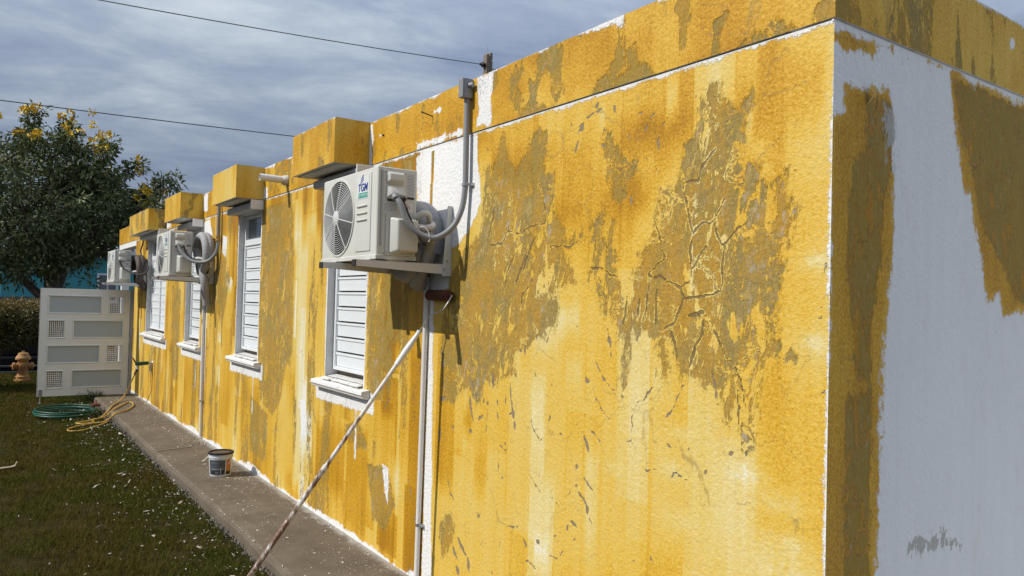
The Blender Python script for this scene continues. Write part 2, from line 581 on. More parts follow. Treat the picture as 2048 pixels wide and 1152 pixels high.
M_POLEWOOD = simple('weathered_pole_wood', (0.21, 0.165, 0.115), 0.85, 0.3, 6, bump=0.01, bscale=30)
M_INSUL = simple('brown_insulator', (0.045, 0.025, 0.02), 0.3, 0.2, 9)
M_WIRE = simple('overhead_wire_metal', (0.10, 0.105, 0.11), 0.6, 0.1, 3)
M_STICK = simple('pale_dry_wood', (0.33, 0.27, 0.19), 0.8, 0.15, 20)
M_TURQ = simple('turquoise_house_paint', (0.055, 0.30, 0.34), 0.75, 0.12, 0.6, bump=0.003, bscale=20)
M_GREYHOUSE = simple('grey_house_paint', (0.17, 0.185, 0.21), 0.8, 0.1, 0.6)
M_CARPAINT = simple('dark_car_paint', (0.012, 0.013, 0.018), 0.25, 0.2, 2, spec=0.6)
M_CARGLASS = simple('car_window', (0.02, 0.025, 0.03), 0.08, 0.1, 2, spec=0.7)
M_BARK = simple('grey_brown_bark', (0.085, 0.062, 0.046), 0.9, 0.35, 5, bump=0.02, bscale=14)
M_FLOWER = simple('yellow_blossom', (0.78, 0.52, 0.03), 0.6, 0.2, 3)
M_ASPHALT = simple('asphalt', (0.05, 0.05, 0.052), 0.9, 0.25, 2, bump=0.004, bscale=120)
M_PIPECLIP = simple('galvanised_strap', (0.42, 0.44, 0.45), 0.4, 0.1, 30, metal=0.8)


def glass_mat():
    m, t, b = new_mat('dark_window_glass')
    n = t.noise(t.obj(), 3, 3)
    t.put(b.inputs['Base Color'], t.mix(n, (0.08, 0.10, 0.115), (0.13, 0.16, 0.175)))
    b.inputs['Roughness'].default_value = 0.08
    b.inputs['Specular IOR Level'].default_value = 0.8
    return m


M_GLASS = glass_mat()


def pole_paint():
    m, t, b = new_mat('spattered_pole_paint')
    x, y, z = t.sep(t.obj())
    n = t.noise(t.vec(t.mul(x, 30), t.mul(y, 30), t.mul(z, 9)), 1.0, 7, 0.75)
    k = t.add(n, t.mul(t.sub(0.80, z), 0.22))      # more wear towards the foot
    c = t.ramp(k, [(0.42, (0.72, 0.70, 0.66)), (0.50, (0.50, 0.43, 0.37)), (0.56, (0.15, 0.075, 0.045)), (0.66, (0.24, 0.12, 0.075)), (0.72, (0.62, 0.58, 0.53))])
    t.put(b.inputs['Base Color'], c)
    b.inputs['Roughness'].default_value = 0.6
    t.put(b.inputs['Normal'], t.bump(n, 0.002, 0.5))
    return m


M_POLE = pole_paint()


def leaf_mat(name, stops, scale=1.3, rough=0.5, trans=0.18, spec=0.35):
    m, t, b = new_mat(name)
    n = t.add(t.mul(t.noise(t.pos(), scale, 3, 0.6), 0.5), t.mul(t.attr('shade'), 0.5))
    c = t.ramp(n, stops)
    t.put(b.inputs['Base Color'], c)
    b.inputs['Roughness'].default_value = rough
    b.inputs['Specular IOR Level'].default_value = spec
    tr = t.n.new('ShaderNodeBsdfTranslucent')
    t.put(tr.inputs['Color'], t.mix(0.5, c, (0.10, 0.13, 0.02)))
    mx = t.n.new('ShaderNodeMixShader')
    mx.inputs[0].default_value = trans
    t.l.new(b.outputs[0], mx.inputs[1])
    t.l.new(tr.outputs[0], mx.inputs[2])
    t.l.new(mx.outputs[0], t.n['Material Output'].inputs['Surface'])
    return m


M_LEAF = leaf_mat('trumpet_tree_leaf', [(0.25, (0.050, 0.068, 0.024)), (0.45, (0.10, 0.125, 0.050)), (0.6, (0.18, 0.20, 0.095)), (0.8, (0.28, 0.30, 0.15))], spec=0.12)
M_HEDGE = leaf_mat('hedge_leaf', [(0.25, (0.045, 0.05, 0.015)), (0.5, (0.09, 0.08, 0.024)), (0.7, (0.17, 0.12, 0.036)), (0.85, (0.22, 0.15, 0.05))], 2.5)
M_GRASS = leaf_mat('dry_lawn_grass', [(0.22, (0.038, 0.066, 0.005)), (0.42, (0.060, 0.072, 0.007)), (0.55, (0.080, 0.062, 0.010)), (0.72, (0.105, 0.068, 0.016)), (0.9, (0.17, 0.12, 0.042))], 0.9, 0.8, 0.12, 0.06)
M_WEED = leaf_mat('green_weed', [(0.2, (0.025, 0.05, 0.012)), (0.8, (0.06, 0.09, 0.02))], 2.0)


def soil_mat():
    m, t, b = new_mat('lawn_soil')
    p = t.pos()
    n = t.noise(p, 1.1, 6, 0.65)
    f = t.noise(p, 60, 4, 0.7)
    c = t.ramp(t.add(t.mul(n, 0.7), t.mul(f, 0.3)), [(0.3, (0.022, 0.022, 0.004)), (0.5, (0.036, 0.027, 0.007)), (0.7, (0.055, 0.040, 0.014))])
    t.put(b.inputs['Base Color'], c)
    b.inputs['Roughness'].default_value = 0.95
    b.inputs['Specular IOR Level'].default_value = 0.1
    t.put(b.inputs['Normal'], t.bump(f, 0.01, 0.8))
    return m


M_SOIL = soil_mat()


def walk_mat():
    m, t, b = new_mat('dirty_concrete')
    p = t.pos()
    n = t.noise(p, 2.3, 7, 0.65)
    f = t.noise(p, 70, 4, 0.7)
    g = t.noise(p, 9, 5, 0.6)
    c = t.ramp(t.add(t.mul(n, 0.6), t.mul(g, 0.4)), [(0.3, (0.066, 0.050, 0.033)), (0.5, (0.114, 0.089, 0.061)), (0.7, (0.185, 0.15, 0.106))])
    c = t.mix(t.mul(f, 0.35), c, (0.26, 0.22, 0.17))
    # paint dust and spatter, thicker next to the wall
    x, y, z = t.sep(p)
    w = t.add(t.noise(p, 110, 3, 0.6), t.mul(t.noise(p, 5, 4, 0.6), 0.12))
    lim = t.step(x, -0.50, -0.02, 0.0, 0.05)
    s = t.step(t.add(w, lim), 0.745, 0.77)
    c = t.mix(t.mul(s, 0.8), c, (0.62, 0.58, 0.50))
    dust = t.mul(t.step(t.add(x, t.mul(t.sub(g, 0.5), 0.12)), -0.075, 0.0), 0.55)
    c = t.mix(dust, c, (0.50, 0.48, 0.44))
    t.put(b.inputs['Base Color'], c)
    b.inputs['Roughness'].default_value = 0.9
    b.inputs['Specular IOR Level'].default_value = 0.2
    t.put(b.inputs['Normal'], t.bump(t.add(f, t.mul(g, 0.8)), 0.004, 0.8))
    return m


M_WALK = walk_mat()
M_BOUNCE = simple('pale_bounce_concrete', (0.50, 0.48, 0.45), 0.9, 0.12, 2, bump=0.003, bscale=90)  # kept pale to throw light back at the gable
M_KERB = simple('weathered_kerb', (0.11, 0.10, 0.09), 0.9, 0.25, 4)


def chip_mat(name='old_paint_chip', gain=1.0):
    m, t, b = new_mat(name)
    k = t.attr('shade')
    c = t.ramp(k, [(0.0, (0.54, 0.52, 0.49)), (0.45, (0.38, 0.36, 0.32)), (0.7, (0.36, 0.31, 0.24)), (0.9, (0.34, 0.25, 0.14)), (1.0, (0.22, 0.18, 0.14))])
    if gain != 1.0:
        c = t.mix(gain - 1.0, c, (0.85, 0.82, 0.76))
    t.put(b.inputs['Base Color'], c)
    b.inputs['Roughness'].default_value = 0.7
    return m


M_CHIP = chip_mat()
M_CHIPW = chip_mat('white_paint_chip', 1.6)
M_PEBBLE = simple('grey_rubble', (0.13, 0.12, 0.10), 0.9, 0.5, 14)

# ---- outlines of peeled zones, primer and cracks on the walls: (along wall, height) in mm
PEEL = [[(2833,2398),(2726,2387),(2712,2327),(2743,2258),(2752,2190),(2670,2178),(2678,2102),(2660,2010),(2597,1943),(2559,1870),(2487,1914),(2460,1893),(2495,1867),(2548,1852),(2618,1851),(2578,1816),(2545,1747),(2522,1701),(2553,1706),(2586,1673),(2628,1664),(2634,1529),(2695,1432),(2766,1444),(2842,1405),(2901,1378),(2957,1353),(2932,1250),(3075,1237),(3103,1185),(3186,1209),(3268,1068),(3335,1169),(3438,1132),(3490,1041),(3598,1060),(3657,1329),(3622,1497),(3569,1717),(3421,1875),(3268,1945),(3257,2099),(3221,2223),(3256,2279),(3178,2294),(3095,2433),(3063,2390),(3046,2301),(2979,2231),(2920,2283),(2881,2325)],
 [(2336,2328),(2299,2309),(2289,2268),(2245,2200),(2241,2163),(2216,2184),(2203,2230),(2188,2216),(2198,2163),(2170,2177),(2153,2151),(2230,2075),(2211,2042),(2245,2022),(2281,2037),(2292,2094),(2312,2146),(2319,2192),(2341,2208),(2344,2289)],
 [(2062,1858),(2040,1902),(2037,1959),(2013,2022),(1957,2033),(1922,2096),(1902,2139),(1903,2195),(1868,2222),(1855,2255),(1829,2342),(1823,2281),(1801,2304),(1780,2379),(1777,2315),(1761,2318),(1741,2373),(1737,2318),(1715,2324),(1687,2287),(1668,2273),(1631,2307),(1602,2329),(1613,2298),(1636,2241),(1666,2200),(1634,2178),(1684,2181),(1657,2100),(1645,2083),(1650,2053),(1627,2046),(1602,2077),(1573,2093),(1562,2071),(1571,2031),(1547,2008),(1535,1987),(1511,2024),(1473,2035),(1475,1981),(1476,1933),(1438,1929),(1432,1910),(1448,1897),(1447,1857),(1460,1791),(1475,1779),(1481,1712),(1492,1644),(1499,1607),(1478,1590),(1513,1583),(1528,1576),(1533,1551),(1548,1500),(1554,1450),(1566,1374),(1576,1280),(1582,1197),(1589,1146),(1602,1131),(1623,1140),(1627,1235),(1642,1296),(1656,1276),(1663,1216),(1680,1214),(1696,1276),(1723,1320),(1756,1330),(1776,1316),(1791,1291),(1805,1318),(1836,1351),(1859,1372),(1892,1334),(1912,1362),(1941,1457),(1967,1479),(1977,1423),(1956,1363),(1972,1317),(1987,1331),(1989,1392),(2008,1410),(2010,1483),(2036,1489),(2078,1493),(2123,1471),(2127,1516),(2153,1534),(2168,1494),(2175,1455),(2165,1410),(2182,1318),(2198,1271),(2192,1363),(2194,1436),(2196,1493),(2244,1465),(2226,1512),(2256,1537),(2295,1570),(2315,1535),(2333,1596),(2368,1643),(2392,1706),(2427,1700),(2403,1755),(2382,1775),(2400,1830),(2413,1926),(2382,1961),(2331,1986),(2339,1952),(2365,1918),(2322,1827),(2278,1939),(2292,1825),(2252,1783),(2287,1760),(2256,1715),(2228,1686),(2166,1694),(2108,1765),(2095,1778),(2122,1799),(2070,1843)],
 [(1521,1569),(1470,1534),(1484,1516),(1527,1538)],
 [(1540,1489),(1497,1506),(1441,1485),(1428,1447),(1467,1436),(1510,1447),(1539,1452)],
 [(3563,429),(3479,444),(3455,382),(3502,277),(3568,223),(3598,277),(3603,370)],
 [(4645,1779),(4240,1771),(4215,1601),(4062,1602),(4048,1364),(4246,1341),(4274,1228),(4336,1098),(4363,969),(4588,975)],
 [(7025,2401),(6170,2409),(6071,1745),(6054,1175),(6221,998),(6323,737),(6506,587),(6869,673),(6992,1114)],
 [(8739,1995),(8231,2084),(7998,1766),(8236,1348),(8536,1285)],
 [(4941,728),(4692,765),(4563,621),(4846,607)],
 [(4557,525),(4264,550),(4149,361),(4275,178),(4457,195)],
 [(7177,683),(6642,569),(6666,129),(7121,181)],
 [(10806,1730),(10279,1664),(10300,520),(10691,482)]]
WHITE = [[(4005,2449),(3825,2492),(3323,2471),(3310,2312),(3281,2114),(3353,2003),(3499,1894),(3562,1889),(3571,1758),(3593,1676),(3753,1634),(3687,76),(3743,59),(3781,1719),(3968,2135)],
 [(9188,2444),(8912,2452),(8776,2275),(9002,2117),(9280,2246)],
 [(8331,2248),(8149,2211),(8181,2003),(8328,2062)],
 [(5844,794),(5711,810),(5687,543),(5793,488)],
 [(4336,567),(4243,554),(4250,338),(4290,406)]]
FLECK = [(10.5,[(2443,1060),(2412,1027),(2388,973)]),
 (2.6,[(2388,973),(2328,932)]),
 (10.3,[(2392,1078),(2350,1047)]),
 (3.8,[(2350,1047),(2316,1032)]),
 (13.3,[(2461,930),(2466,906)]),
 (7.8,[(2423,872),(2390,852),(2348,818)]),
 (10.6,[(2460,823),(2467,826)]),
 (13.0,[(2449,802),(2403,760)]),
 (13.0,[(2403,760),(2389,730)]),
 (5.2,[(2389,730),(2369,696)]),
 (13.2,[(2508,676),(2457,661)]),
 (10.7,[(2526,622),(2513,653)]),
 (8.2,[(2566,608),(2576,599)]),
 (13.3,[(2478,599),(2472,605)]),
 (3.6,[(2576,599),(2617,573)]),
 (16.3,[(3429,375),(3381,331),(3320,289)]),
 (19.2,[(3320,289),(3292,213)]),
 (26.1,[(3420,205),(3393,169)]),
 (16.4,[(3467,307),(3412,244)]),
 (6.1,[(3058,880),(3053,769)]),
 (12.1,[(3027,753),(3019,762)]),
 (4.8,[(3127,930),(3046,902),(2994,884),(2968,862)]),
 (9.0,[(3005,925),(2991,908)]),
 (4.0,[(2797,813),(2750,775),(2696,730)]),
 (3.9,[(2655,792),(2635,739),(2560,717)]),
 (3.8,[(3056,541),(2966,530),(2876,548),(2843,517)]),
 (7.2,[(2843,517),(2806,474)]),
 (14.1,[(2736,530),(2709,515)]),
 (6.3,[(3242,553),(3226,511),(3204,542)]),
 (10.0,[(3519,590),(3469,547)]),
 (5.0,[(3551,698),(3519,590)]),
 (4.5,[(3013,448),(3036,406)]),
 (4.1,[(3204,354),(3188,401),(3146,393)]),
 (5.7,[(2808,417),(2742,402),(2704,384)]),
 (3.3,[(2646,481),(2586,492),(2529,540)]),
 (11.7,[(2862,1402),(2856,1353)]),
 (5.9,[(2913,1378),(2872,1368)]),
 (8.6,[(2774,1455),(2773,1426)]),
 (5.6,[(2665,1501),(2698,1421)]),
 (11.9,[(2944,1254),(2932,1255)]),
 (7.5,[(2981,1239),(2955,1117),(2940,1069)]),
 (14.9,[(2941,1095),(2935,1044)]),
 (8.9,[(2935,1044),(2924,993)]),
 (9.1,[(3011,1161),(3004,1099)]),
 (7.4,[(2994,1055),(2940,1076)]),
 (7.7,[(3076,1070),(3065,1020)]),
 (15.5,[(3120,1250),(3116,1174)]),
 (9.5,[(3205,1132),(3203,1092)]),
 (21.9,[(3172,1110),(3158,1097)]),
 (3.8,[(3161,1072),(3168,934)]),
 (12.8,[(3347,1204),(3281,1149)]),
 (12.8,[(3281,1149),(3259,1080)]),
 (16.2,[(3328,1118),(3325,1059),(3297,988)]),
 (12.6,[(3241,1006),(3210,1035)]),
 (16.1,[(3334,941),(3304,930)]),
 (20.4,[(3641,1055),(3577,1073)]),
 (17.2,[(3628,906),(3639,819)]),
 (13.4,[(3500,938),(3484,914)]),
 (4.9,[(3333,1117),(3332,1205)]),
 (4.3,[(2836,1083),(2783,1024),(2732,979),(2678,1010),(2668,1036)]),
 (8.6,[(2800,1062),(2787,1030)]),
 (7.8,[(2428,1291),(2396,1271)]),
 (5.4,[(2502,1507),(2482,1516)]),
 (8.2,[(2583,1034),(2576,1028)]),
 (5.7,[(2727,1140),(2722,1107)]),
 (4.2,[(2655,1260),(2654,1234)]),
 (5.1,[(2299,1503),(2289,1469)]),
 (11.4,[(2289,1469),(2275,1425)]),
 (7.6,[(2275,1425),(2265,1383)]),
 (4.1,[(2367,1357),(2316,1299),(2196,1232)]),
 (10.2,[(2316,1299),(2301,1291)]),
 (7.4,[(2211,1236),(2199,1226)]),
 (4.1,[(2428,1289),(2376,1252),(2346,1202),(2296,1159),(2244,1104)]),
 (7.9,[(2422,1283),(2402,1268)]),
 (3.9,[(2007,1402),(2030,1302),(2078,1246),(2124,1221),(2144,1168),(2141,1071),(2115,1031)]),
 (7.3,[(2163,1065),(2141,1073)]),
 (5.7,[(1882,1328),(1911,1270),(1934,1215)]),
 (10.4,[(1939,1216),(1956,1192)]),
 (6.5,[(1762,1392),(1731,1286),(1717,1260)]),
 (8.6,[(1730,1271),(1717,1260)]),
 (3.8,[(1717,1260),(1695,1224),(1654,1172)]),
 (2.3,[(1335,1808),(1330,1738),(1340,1698)]),
 (2.3,[(1329,1657),(1335,1616),(1350,1596)]),
 (2.3,[(1346,1345),(1320,1363)]),
 (2.9,[(1344,1570),(1338,1583)]),
 (7.9,[(2475,2397),(2395,2414),(2358,2419)]),
 (10.5,[(2384,2456),(2395,2421)]),
 (10.7,[(2504,2370),(2468,2374)]),
 (10.7,[(2516,2335),(2474,2371)]),
 (7.7,[(2285,2417),(2277,2373)]),
 (4.9,[(2148,2364),(2115,2358)]),
 (7.3,[(2038,2351),(2084,2325)]),
 (3.7,[(2084,2325),(2108,2294)]),
 (5.9,[(1976,2318),(2013,2285)]),
 (7.0,[(1956,2256),(1933,2233),(1904,2234)]),
 (4.6,[(1904,2234),(1925,2204)]),
 (6.0,[(2029,2243),(2033,2198)]),
 (2.4,[(2104,2180),(2031,2114)]),
 (18.2,[(2356,2279),(2349,2261)]),
 (8.1,[(2530,2254),(2505,2309)]),
 (7.9,[(2446,2332),(2421,2332)]),
 (6.8,[(1856,2370),(1851,2358)]),
 (4.7,[(2016,2051),(2008,2037)]),
 (7.5,[(2204,2262),(2185,2295)]),
 (3.0,[(1971,1108),(1945,1081),(1920,1072)]),
 (5.6,[(1854,1084),(1850,1092)]),
 (3.8,[(2078,971),(2051,966),(2013,985),(1980,984)]),
 (2.7,[(1962,966),(1937,963),(1906,989),(1863,977)]),
 (2.9,[(1817,1005),(1784,1017)]),
 (8.7,[(1775,1022),(1768,1039)]),
 (6.3,[(1671,1099),(1650,1104)]),
 (6.2,[(1604,1134),(1606,1110)]),
 (2.9,[(2088,856),(2076,830)]),
 (2.9,[(2131,600),(2105,626)]),
 (4.7,[(2026,660),(2023,637)]),
 (13.8,[(5438,1065),(5370,850)]),
 (14.1,[(5570,789),(5485,650)]),
 (7.7,[(4359,907),(4225,1016)]),
 (11.3,[(4115,878),(4126,727)]),
 (9.1,[(3966,549),(3945,408)]),
 (3.7,[(2211,1682),(2208,1582)])]
CRACK = [(4.6,[(2077,1727),(1998,1701),(1908,1664),(1890,1627),(1843,1633),(1755,1651),(1727,1664)]),
 (3.6,[(1789,1821),(1846,1747),(1868,1695),(1908,1664)]),
 (3.2,[(1716,1835),(1720,1733),(1713,1686),(1733,1646)]),
 (4.6,[(1890,1627),(1913,1579),(1936,1536),(1993,1512)]),
 (4.9,[(1798,1564),(1803,1506),(1832,1463),(1860,1384)]),
 (3.4,[(1780,1569),(1694,1427),(1636,1368),(1613,1268)]),
 (10.1,[(1865,1563),(1832,1572),(1798,1587)]),
 (4.6,[(1955,1523),(1942,1477),(1915,1398)]),
 (3.6,[(1914,2062),(1890,1976),(1854,1862),(1865,1752)]),
 (3.5,[(1854,1862),(1818,1898),(1760,1910),(1730,1946),(1716,1976)]),
 (3.5,[(1760,1906),(1740,1845),(1713,1802)]),
 (3.2,[(1616,1895),(1664,1866),(1716,1828)]),
 (3.4,[(1761,2155),(1816,2109),(1838,2058),(1914,2062)]),
 (4.6,[(3033,2009),(3017,1947),(2913,1933),(2792,1970),(2731,1966),(2722,2013),(2788,2151)]),
 (4.9,[(3017,1947),(3084,1897),(3177,1887)]),
 (7.4,[(2857,1857),(2905,1769),(2951,1681)]),
 (6.3,[(3149,2152),(3156,2027),(3210,1904)]),
 (4.6,[(2946,1854),(3033,1735),(3042,1643)]),
 (4.7,[(2816,1716),(2888,1636),(2897,1570)]),
 (4.1,[(2690,1865),(2548,1852),(2476,1881)]),
 (5.8,[(2896,1745),(2841,1849),(2805,1918)]),
 (4.9,[(2114,1623),(2125,1545)]),
 (4.8,[(2063,1700),(2085,1546)]),
 (4.7,[(2023,1662),(2032,1529)]),
 (5.0,[(2184,1642),(2206,1523)]),
 (3.5,[(2044,1929),(1988,1775),(2077,1727)]),
 (3.1,[(1645,1325),(1632,1209)]),
 (3.9,[(2413,1767),(2319,1734),(2244,1708)])]
STRIPS = [(3468,3693,525,1497,85),(3362,3505,1503,1928,80),(3302,3399,882,1088,90),(3151,3290,577,951,68),(2652,3068,2225,2380,75),(2470,2667,1920,2112,95),(2345,2473,1914,2254,70),(2078,2290,2158,2278,78),(2114,2246,2009,2118,97),(2460,2623,1419,1655,5),(2703,2809,967,1238,12),(2445,2562,1211,1425,18),(2553,2701,737,1395,48),(2615,2898,1251,1410,55),(2425,2547,454,1062,42),(2235,2386,1826,1970,50),(2092,2231,1701,1879,60),(1599,1635,2132,2336,3),(1553,1613,2077,2194,14),(1523,1566,2022,2105,8),(1501,1598,2121,2571,82),(1303,1573,774,1472,62),(1314,1546,1473,2104,56),(1332,1529,2103,2486,70),(1586,1752,702,1186,24),(1752,2038,635,1206,38),(2004,2438,2302,2526,60),(1930,2006,2260,2545,28),(2203,2320,523,1297,40),(2317,2425,489,1079,26),(1974,2051,1191,1435,26),(3173,3314,1968,2433,40),(3046,3180,2234,2436,70),(2643,2760,386,593,3),(2335,2378,2328,2449,10),(3796,4008,141,1369,93),(4039,4204,1119,1329,35),(4093,4295,353,683,18),(4549,4912,-28,822,84),(4924,5484,161,760,88),(4165,4557,164,998,64),(5731,5979,27,2065,14),(5553,5822,355,810,4),(5477,5774,864,2206,52),(6085,6959,1921,2444,80),(8511,8880,-62,2279,62),(7812,8288,240,1767,72),(6854,7480,181,820,80),(6018,6660,786,2089,60),(5930,6486,100,789,50),(5346,5870,-234,61,82),(4018,4620,2446,2542,85),(8984,9855,88,837,75),(11086,13217,65,781,55),(11242,12151,109,665,75),(10286,11061,882,1796,60)]
GABLE_OCHRE = [[(68,2295),(308,2323),(341,2275),(351,2135),(353,1838),(343,1640),(317,1476),(300,1234),(295,993),(278,753),(260,365),(-116,469),(5,1481),(-15,2188),(73,2202)],
 [(-10,2451),(228,2466),(230,2425),(-9,2413)],
 [(199,2461),(320,2468),(320,2464),(199,2451)],
 [(716,2474),(823,2473),(2191,2450),(2208,1779),(1374,1624),(1174,1578),(1145,1675),(1047,1651),(894,2034),(838,2065)],
 [(566,2483),(822,2477),(823,2470),(566,2472)]]
GABLE_PEEL = [[(184,2288),(264,2286),(341,2275),(352,2202),(349,2085),(302,1998),(284,1800),(239,1573),(224,1382),(158,1385),(109,1634),(90,1819),(100,1944),(139,2059),(200,2130)],
 [(747,2444),(963,2448),(2193,2391),(2208,1779),(1373,1654),(1289,1663),(1218,1769),(1062,1887),(955,1993),(932,2103),(829,2257)],
 [(90,1326),(231,1350),(237,1159),(234,761),(106,785)]]
GABLE_GREY = [[(473,784),(481,827),(544,846),(630,821),(701,827),(775,789),(890,757),(898,737),(794,761),(702,766),(596,783),(529,781)],
 [(390,2426),(413,2435),(410,2416),(394,2410)],
 [(295,2267),(350,2265),(359,2186),(314,2130),(291,2192)]]


# ------------------------------------------------------------------ paint layout on the walls
def hash2(i, j, s):
    h = np.sin(i * 127.1 + j * 311.7 + s * 74.7) * 43758.5453
    return h - np.floor(h)


def vnoise(u, v, s=0):
    i, j = np.floor(u), np.floor(v)
    a, b = u - i, v - j
    a, b = a * a * (3 - 2 * a), b * b * (3 - 2 * b)
    return (hash2(i, j, s) * (1 - a) + hash2(i + 1, j, s) * a) * (1 - b) + (hash2(i, j + 1, s) * (1 - a) + hash2(i + 1, j + 1, s) * a) * b


def fbm(u, v, s=0, o=4):
    t, amp, tot = 0, 1.0, 0
    for k in range(o):
        t = t + amp * vnoise(u * 2 ** k, v * 2 ** k, s + 13 * k)
        tot += amp
        amp *= 0.55
    return t / tot


def seg_dist(u, v, a, b):
    dx, dy = b[0] - a[0], b[1] - a[1]
    L2 = dx * dx + dy * dy + 1e-12
    t = np.clip(((u - a[0]) * dx + (v - a[1]) * dy) / L2, 0, 1)
    return np.hypot(u - a[0] - t * dx, v - a[1] - t * dy)


def poly_sdf(u, v, poly, cur, clip=0.12):
    """union of cur with the polygon; positive inside."""
    P = [(p[0] / 1000, p[1] / 1000) for p in poly]
    us, vs = [p[0] for p in P], [p[1] for p in P]
    sel = (u > min(us) - clip) & (u < max(us) + clip) & (v > min(vs) - clip) & (v < max(vs) + clip)
    if not sel.any():
        return cur
    uu, vv = u[sel], v[sel]
    d = np.full(uu.shape, 9.0)
    ins = np.zeros(uu.shape, bool)
    for k in range(len(P)):
        a, b = P[k], P[(k + 1) % len(P)]
        d = np.minimum(d, seg_dist(uu, vv, a, b))
        if a[1] != b[1]:
            c = (a[1] > vv) != (b[1] > vv)
            ins ^= c & (uu < (b[0] - a[0]) * (vv - a[1]) / (b[1] - a[1]) + a[0])
    sd = np.where(ins, d, -d)
    cur[sel] = np.maximum(cur[sel], sd)
    return cur


def line_sdf(u, v, lines, cur, clip=0.05, taper=True):
    """distance to the line's edge (negative inside), union by minimum."""
    for w, pts in lines:
        P = [(p[0] / 1000, p[1] / 1000) for p in pts]
        us, vs = [p[0] for p in P], [p[1] for p in P]
        sel = (u > min(us) - clip) & (u < max(us) + clip) & (v > min(vs) - clip) & (v < max(vs) + clip)
        if not sel.any():
            continue
        uu, vv = u[sel], v[sel]
        d = np.full(uu.shape, 9.0)
        ww = w / 2000.0
        if taper and w > 2.5:        # scraped flecks: pointed at both ends
            a, b = np.array(P[0]), np.array(P[-1])
            L2 = ((b - a) ** 2).sum() + 1e-9
            tt = np.clip(((uu - a[0]) * (b[0] - a[0]) + (vv - a[1]) * (b[1] - a[1])) / L2, 0, 1)
            ww = ww * (0.25 + 1.05 * np.sin(np.pi * np.clip(tt, 0.02, 0.98)) ** 0.8) if L2 > 1e-4 else ww
        for a, b in zip(P[:-1], P[1:]):
            d = np.minimum(d, seg_dist(uu, vv, a, b))
        cur[sel] = np.minimum(cur[sel], d - ww)
    return cur


WINS = [(4.66, 5.335, 1.03, 2.40, False), (7.00, 7.72, 1.03, 2.40, False), (9.25, 9.99, 1.03, 2.40, False), (11.25, 12.66, 1.03, 2.42, True)]
GY = 1.3126          # gable plane
Y_END = 13.77
Z_G = 2.488          # drip groove under the parapet band
Z_T = 2.775


def base_attrs(n):
    return dict(peel=np.full(n, -0.12), coat=np.full(n, 0.4), white=np.full(n, -0.12), fleck=np.full(n, -0.05), crack=np.full(n, 0.05), grey=np.full(n, -0.12))


def roller_strips(u, v, rs, u0, u1, v0, v1, count, amp):
    add = np.zeros_like(u)
    for k in range(count):
        c = rs.uniform(u0, u1)
        w = rs.choice([0.10, 0.17, 0.2, 0.23])
        a = rs.uniform(v0 - 0.3, v1)
        b = a + rs.uniform(0.25, 1.3)
        e = (u > c - w / 2) & (u < c + w / 2) & (v > a) & (v < b)
        add = np.where(e, add * 0.45 + rs.normal(0, amp), add)
    return add


def warp(u, v, k=1.0):
    """jagged, irregular outlines: shift the lookup by small-scale noise."""
    du = 0.018 * (fbm(u * 17, v * 11, 401, 3) - 0.5) + 0.012 * (fbm(u * 62, v * 45, 405, 2) - 0.5)
    dv = 0.026 * (fbm(u * 15, v * 10, 411, 3) - 0.5) + 0.014 * (fbm(u * 58, v * 40, 415, 2) - 0.5)
    return u + k * du, v + k * dv


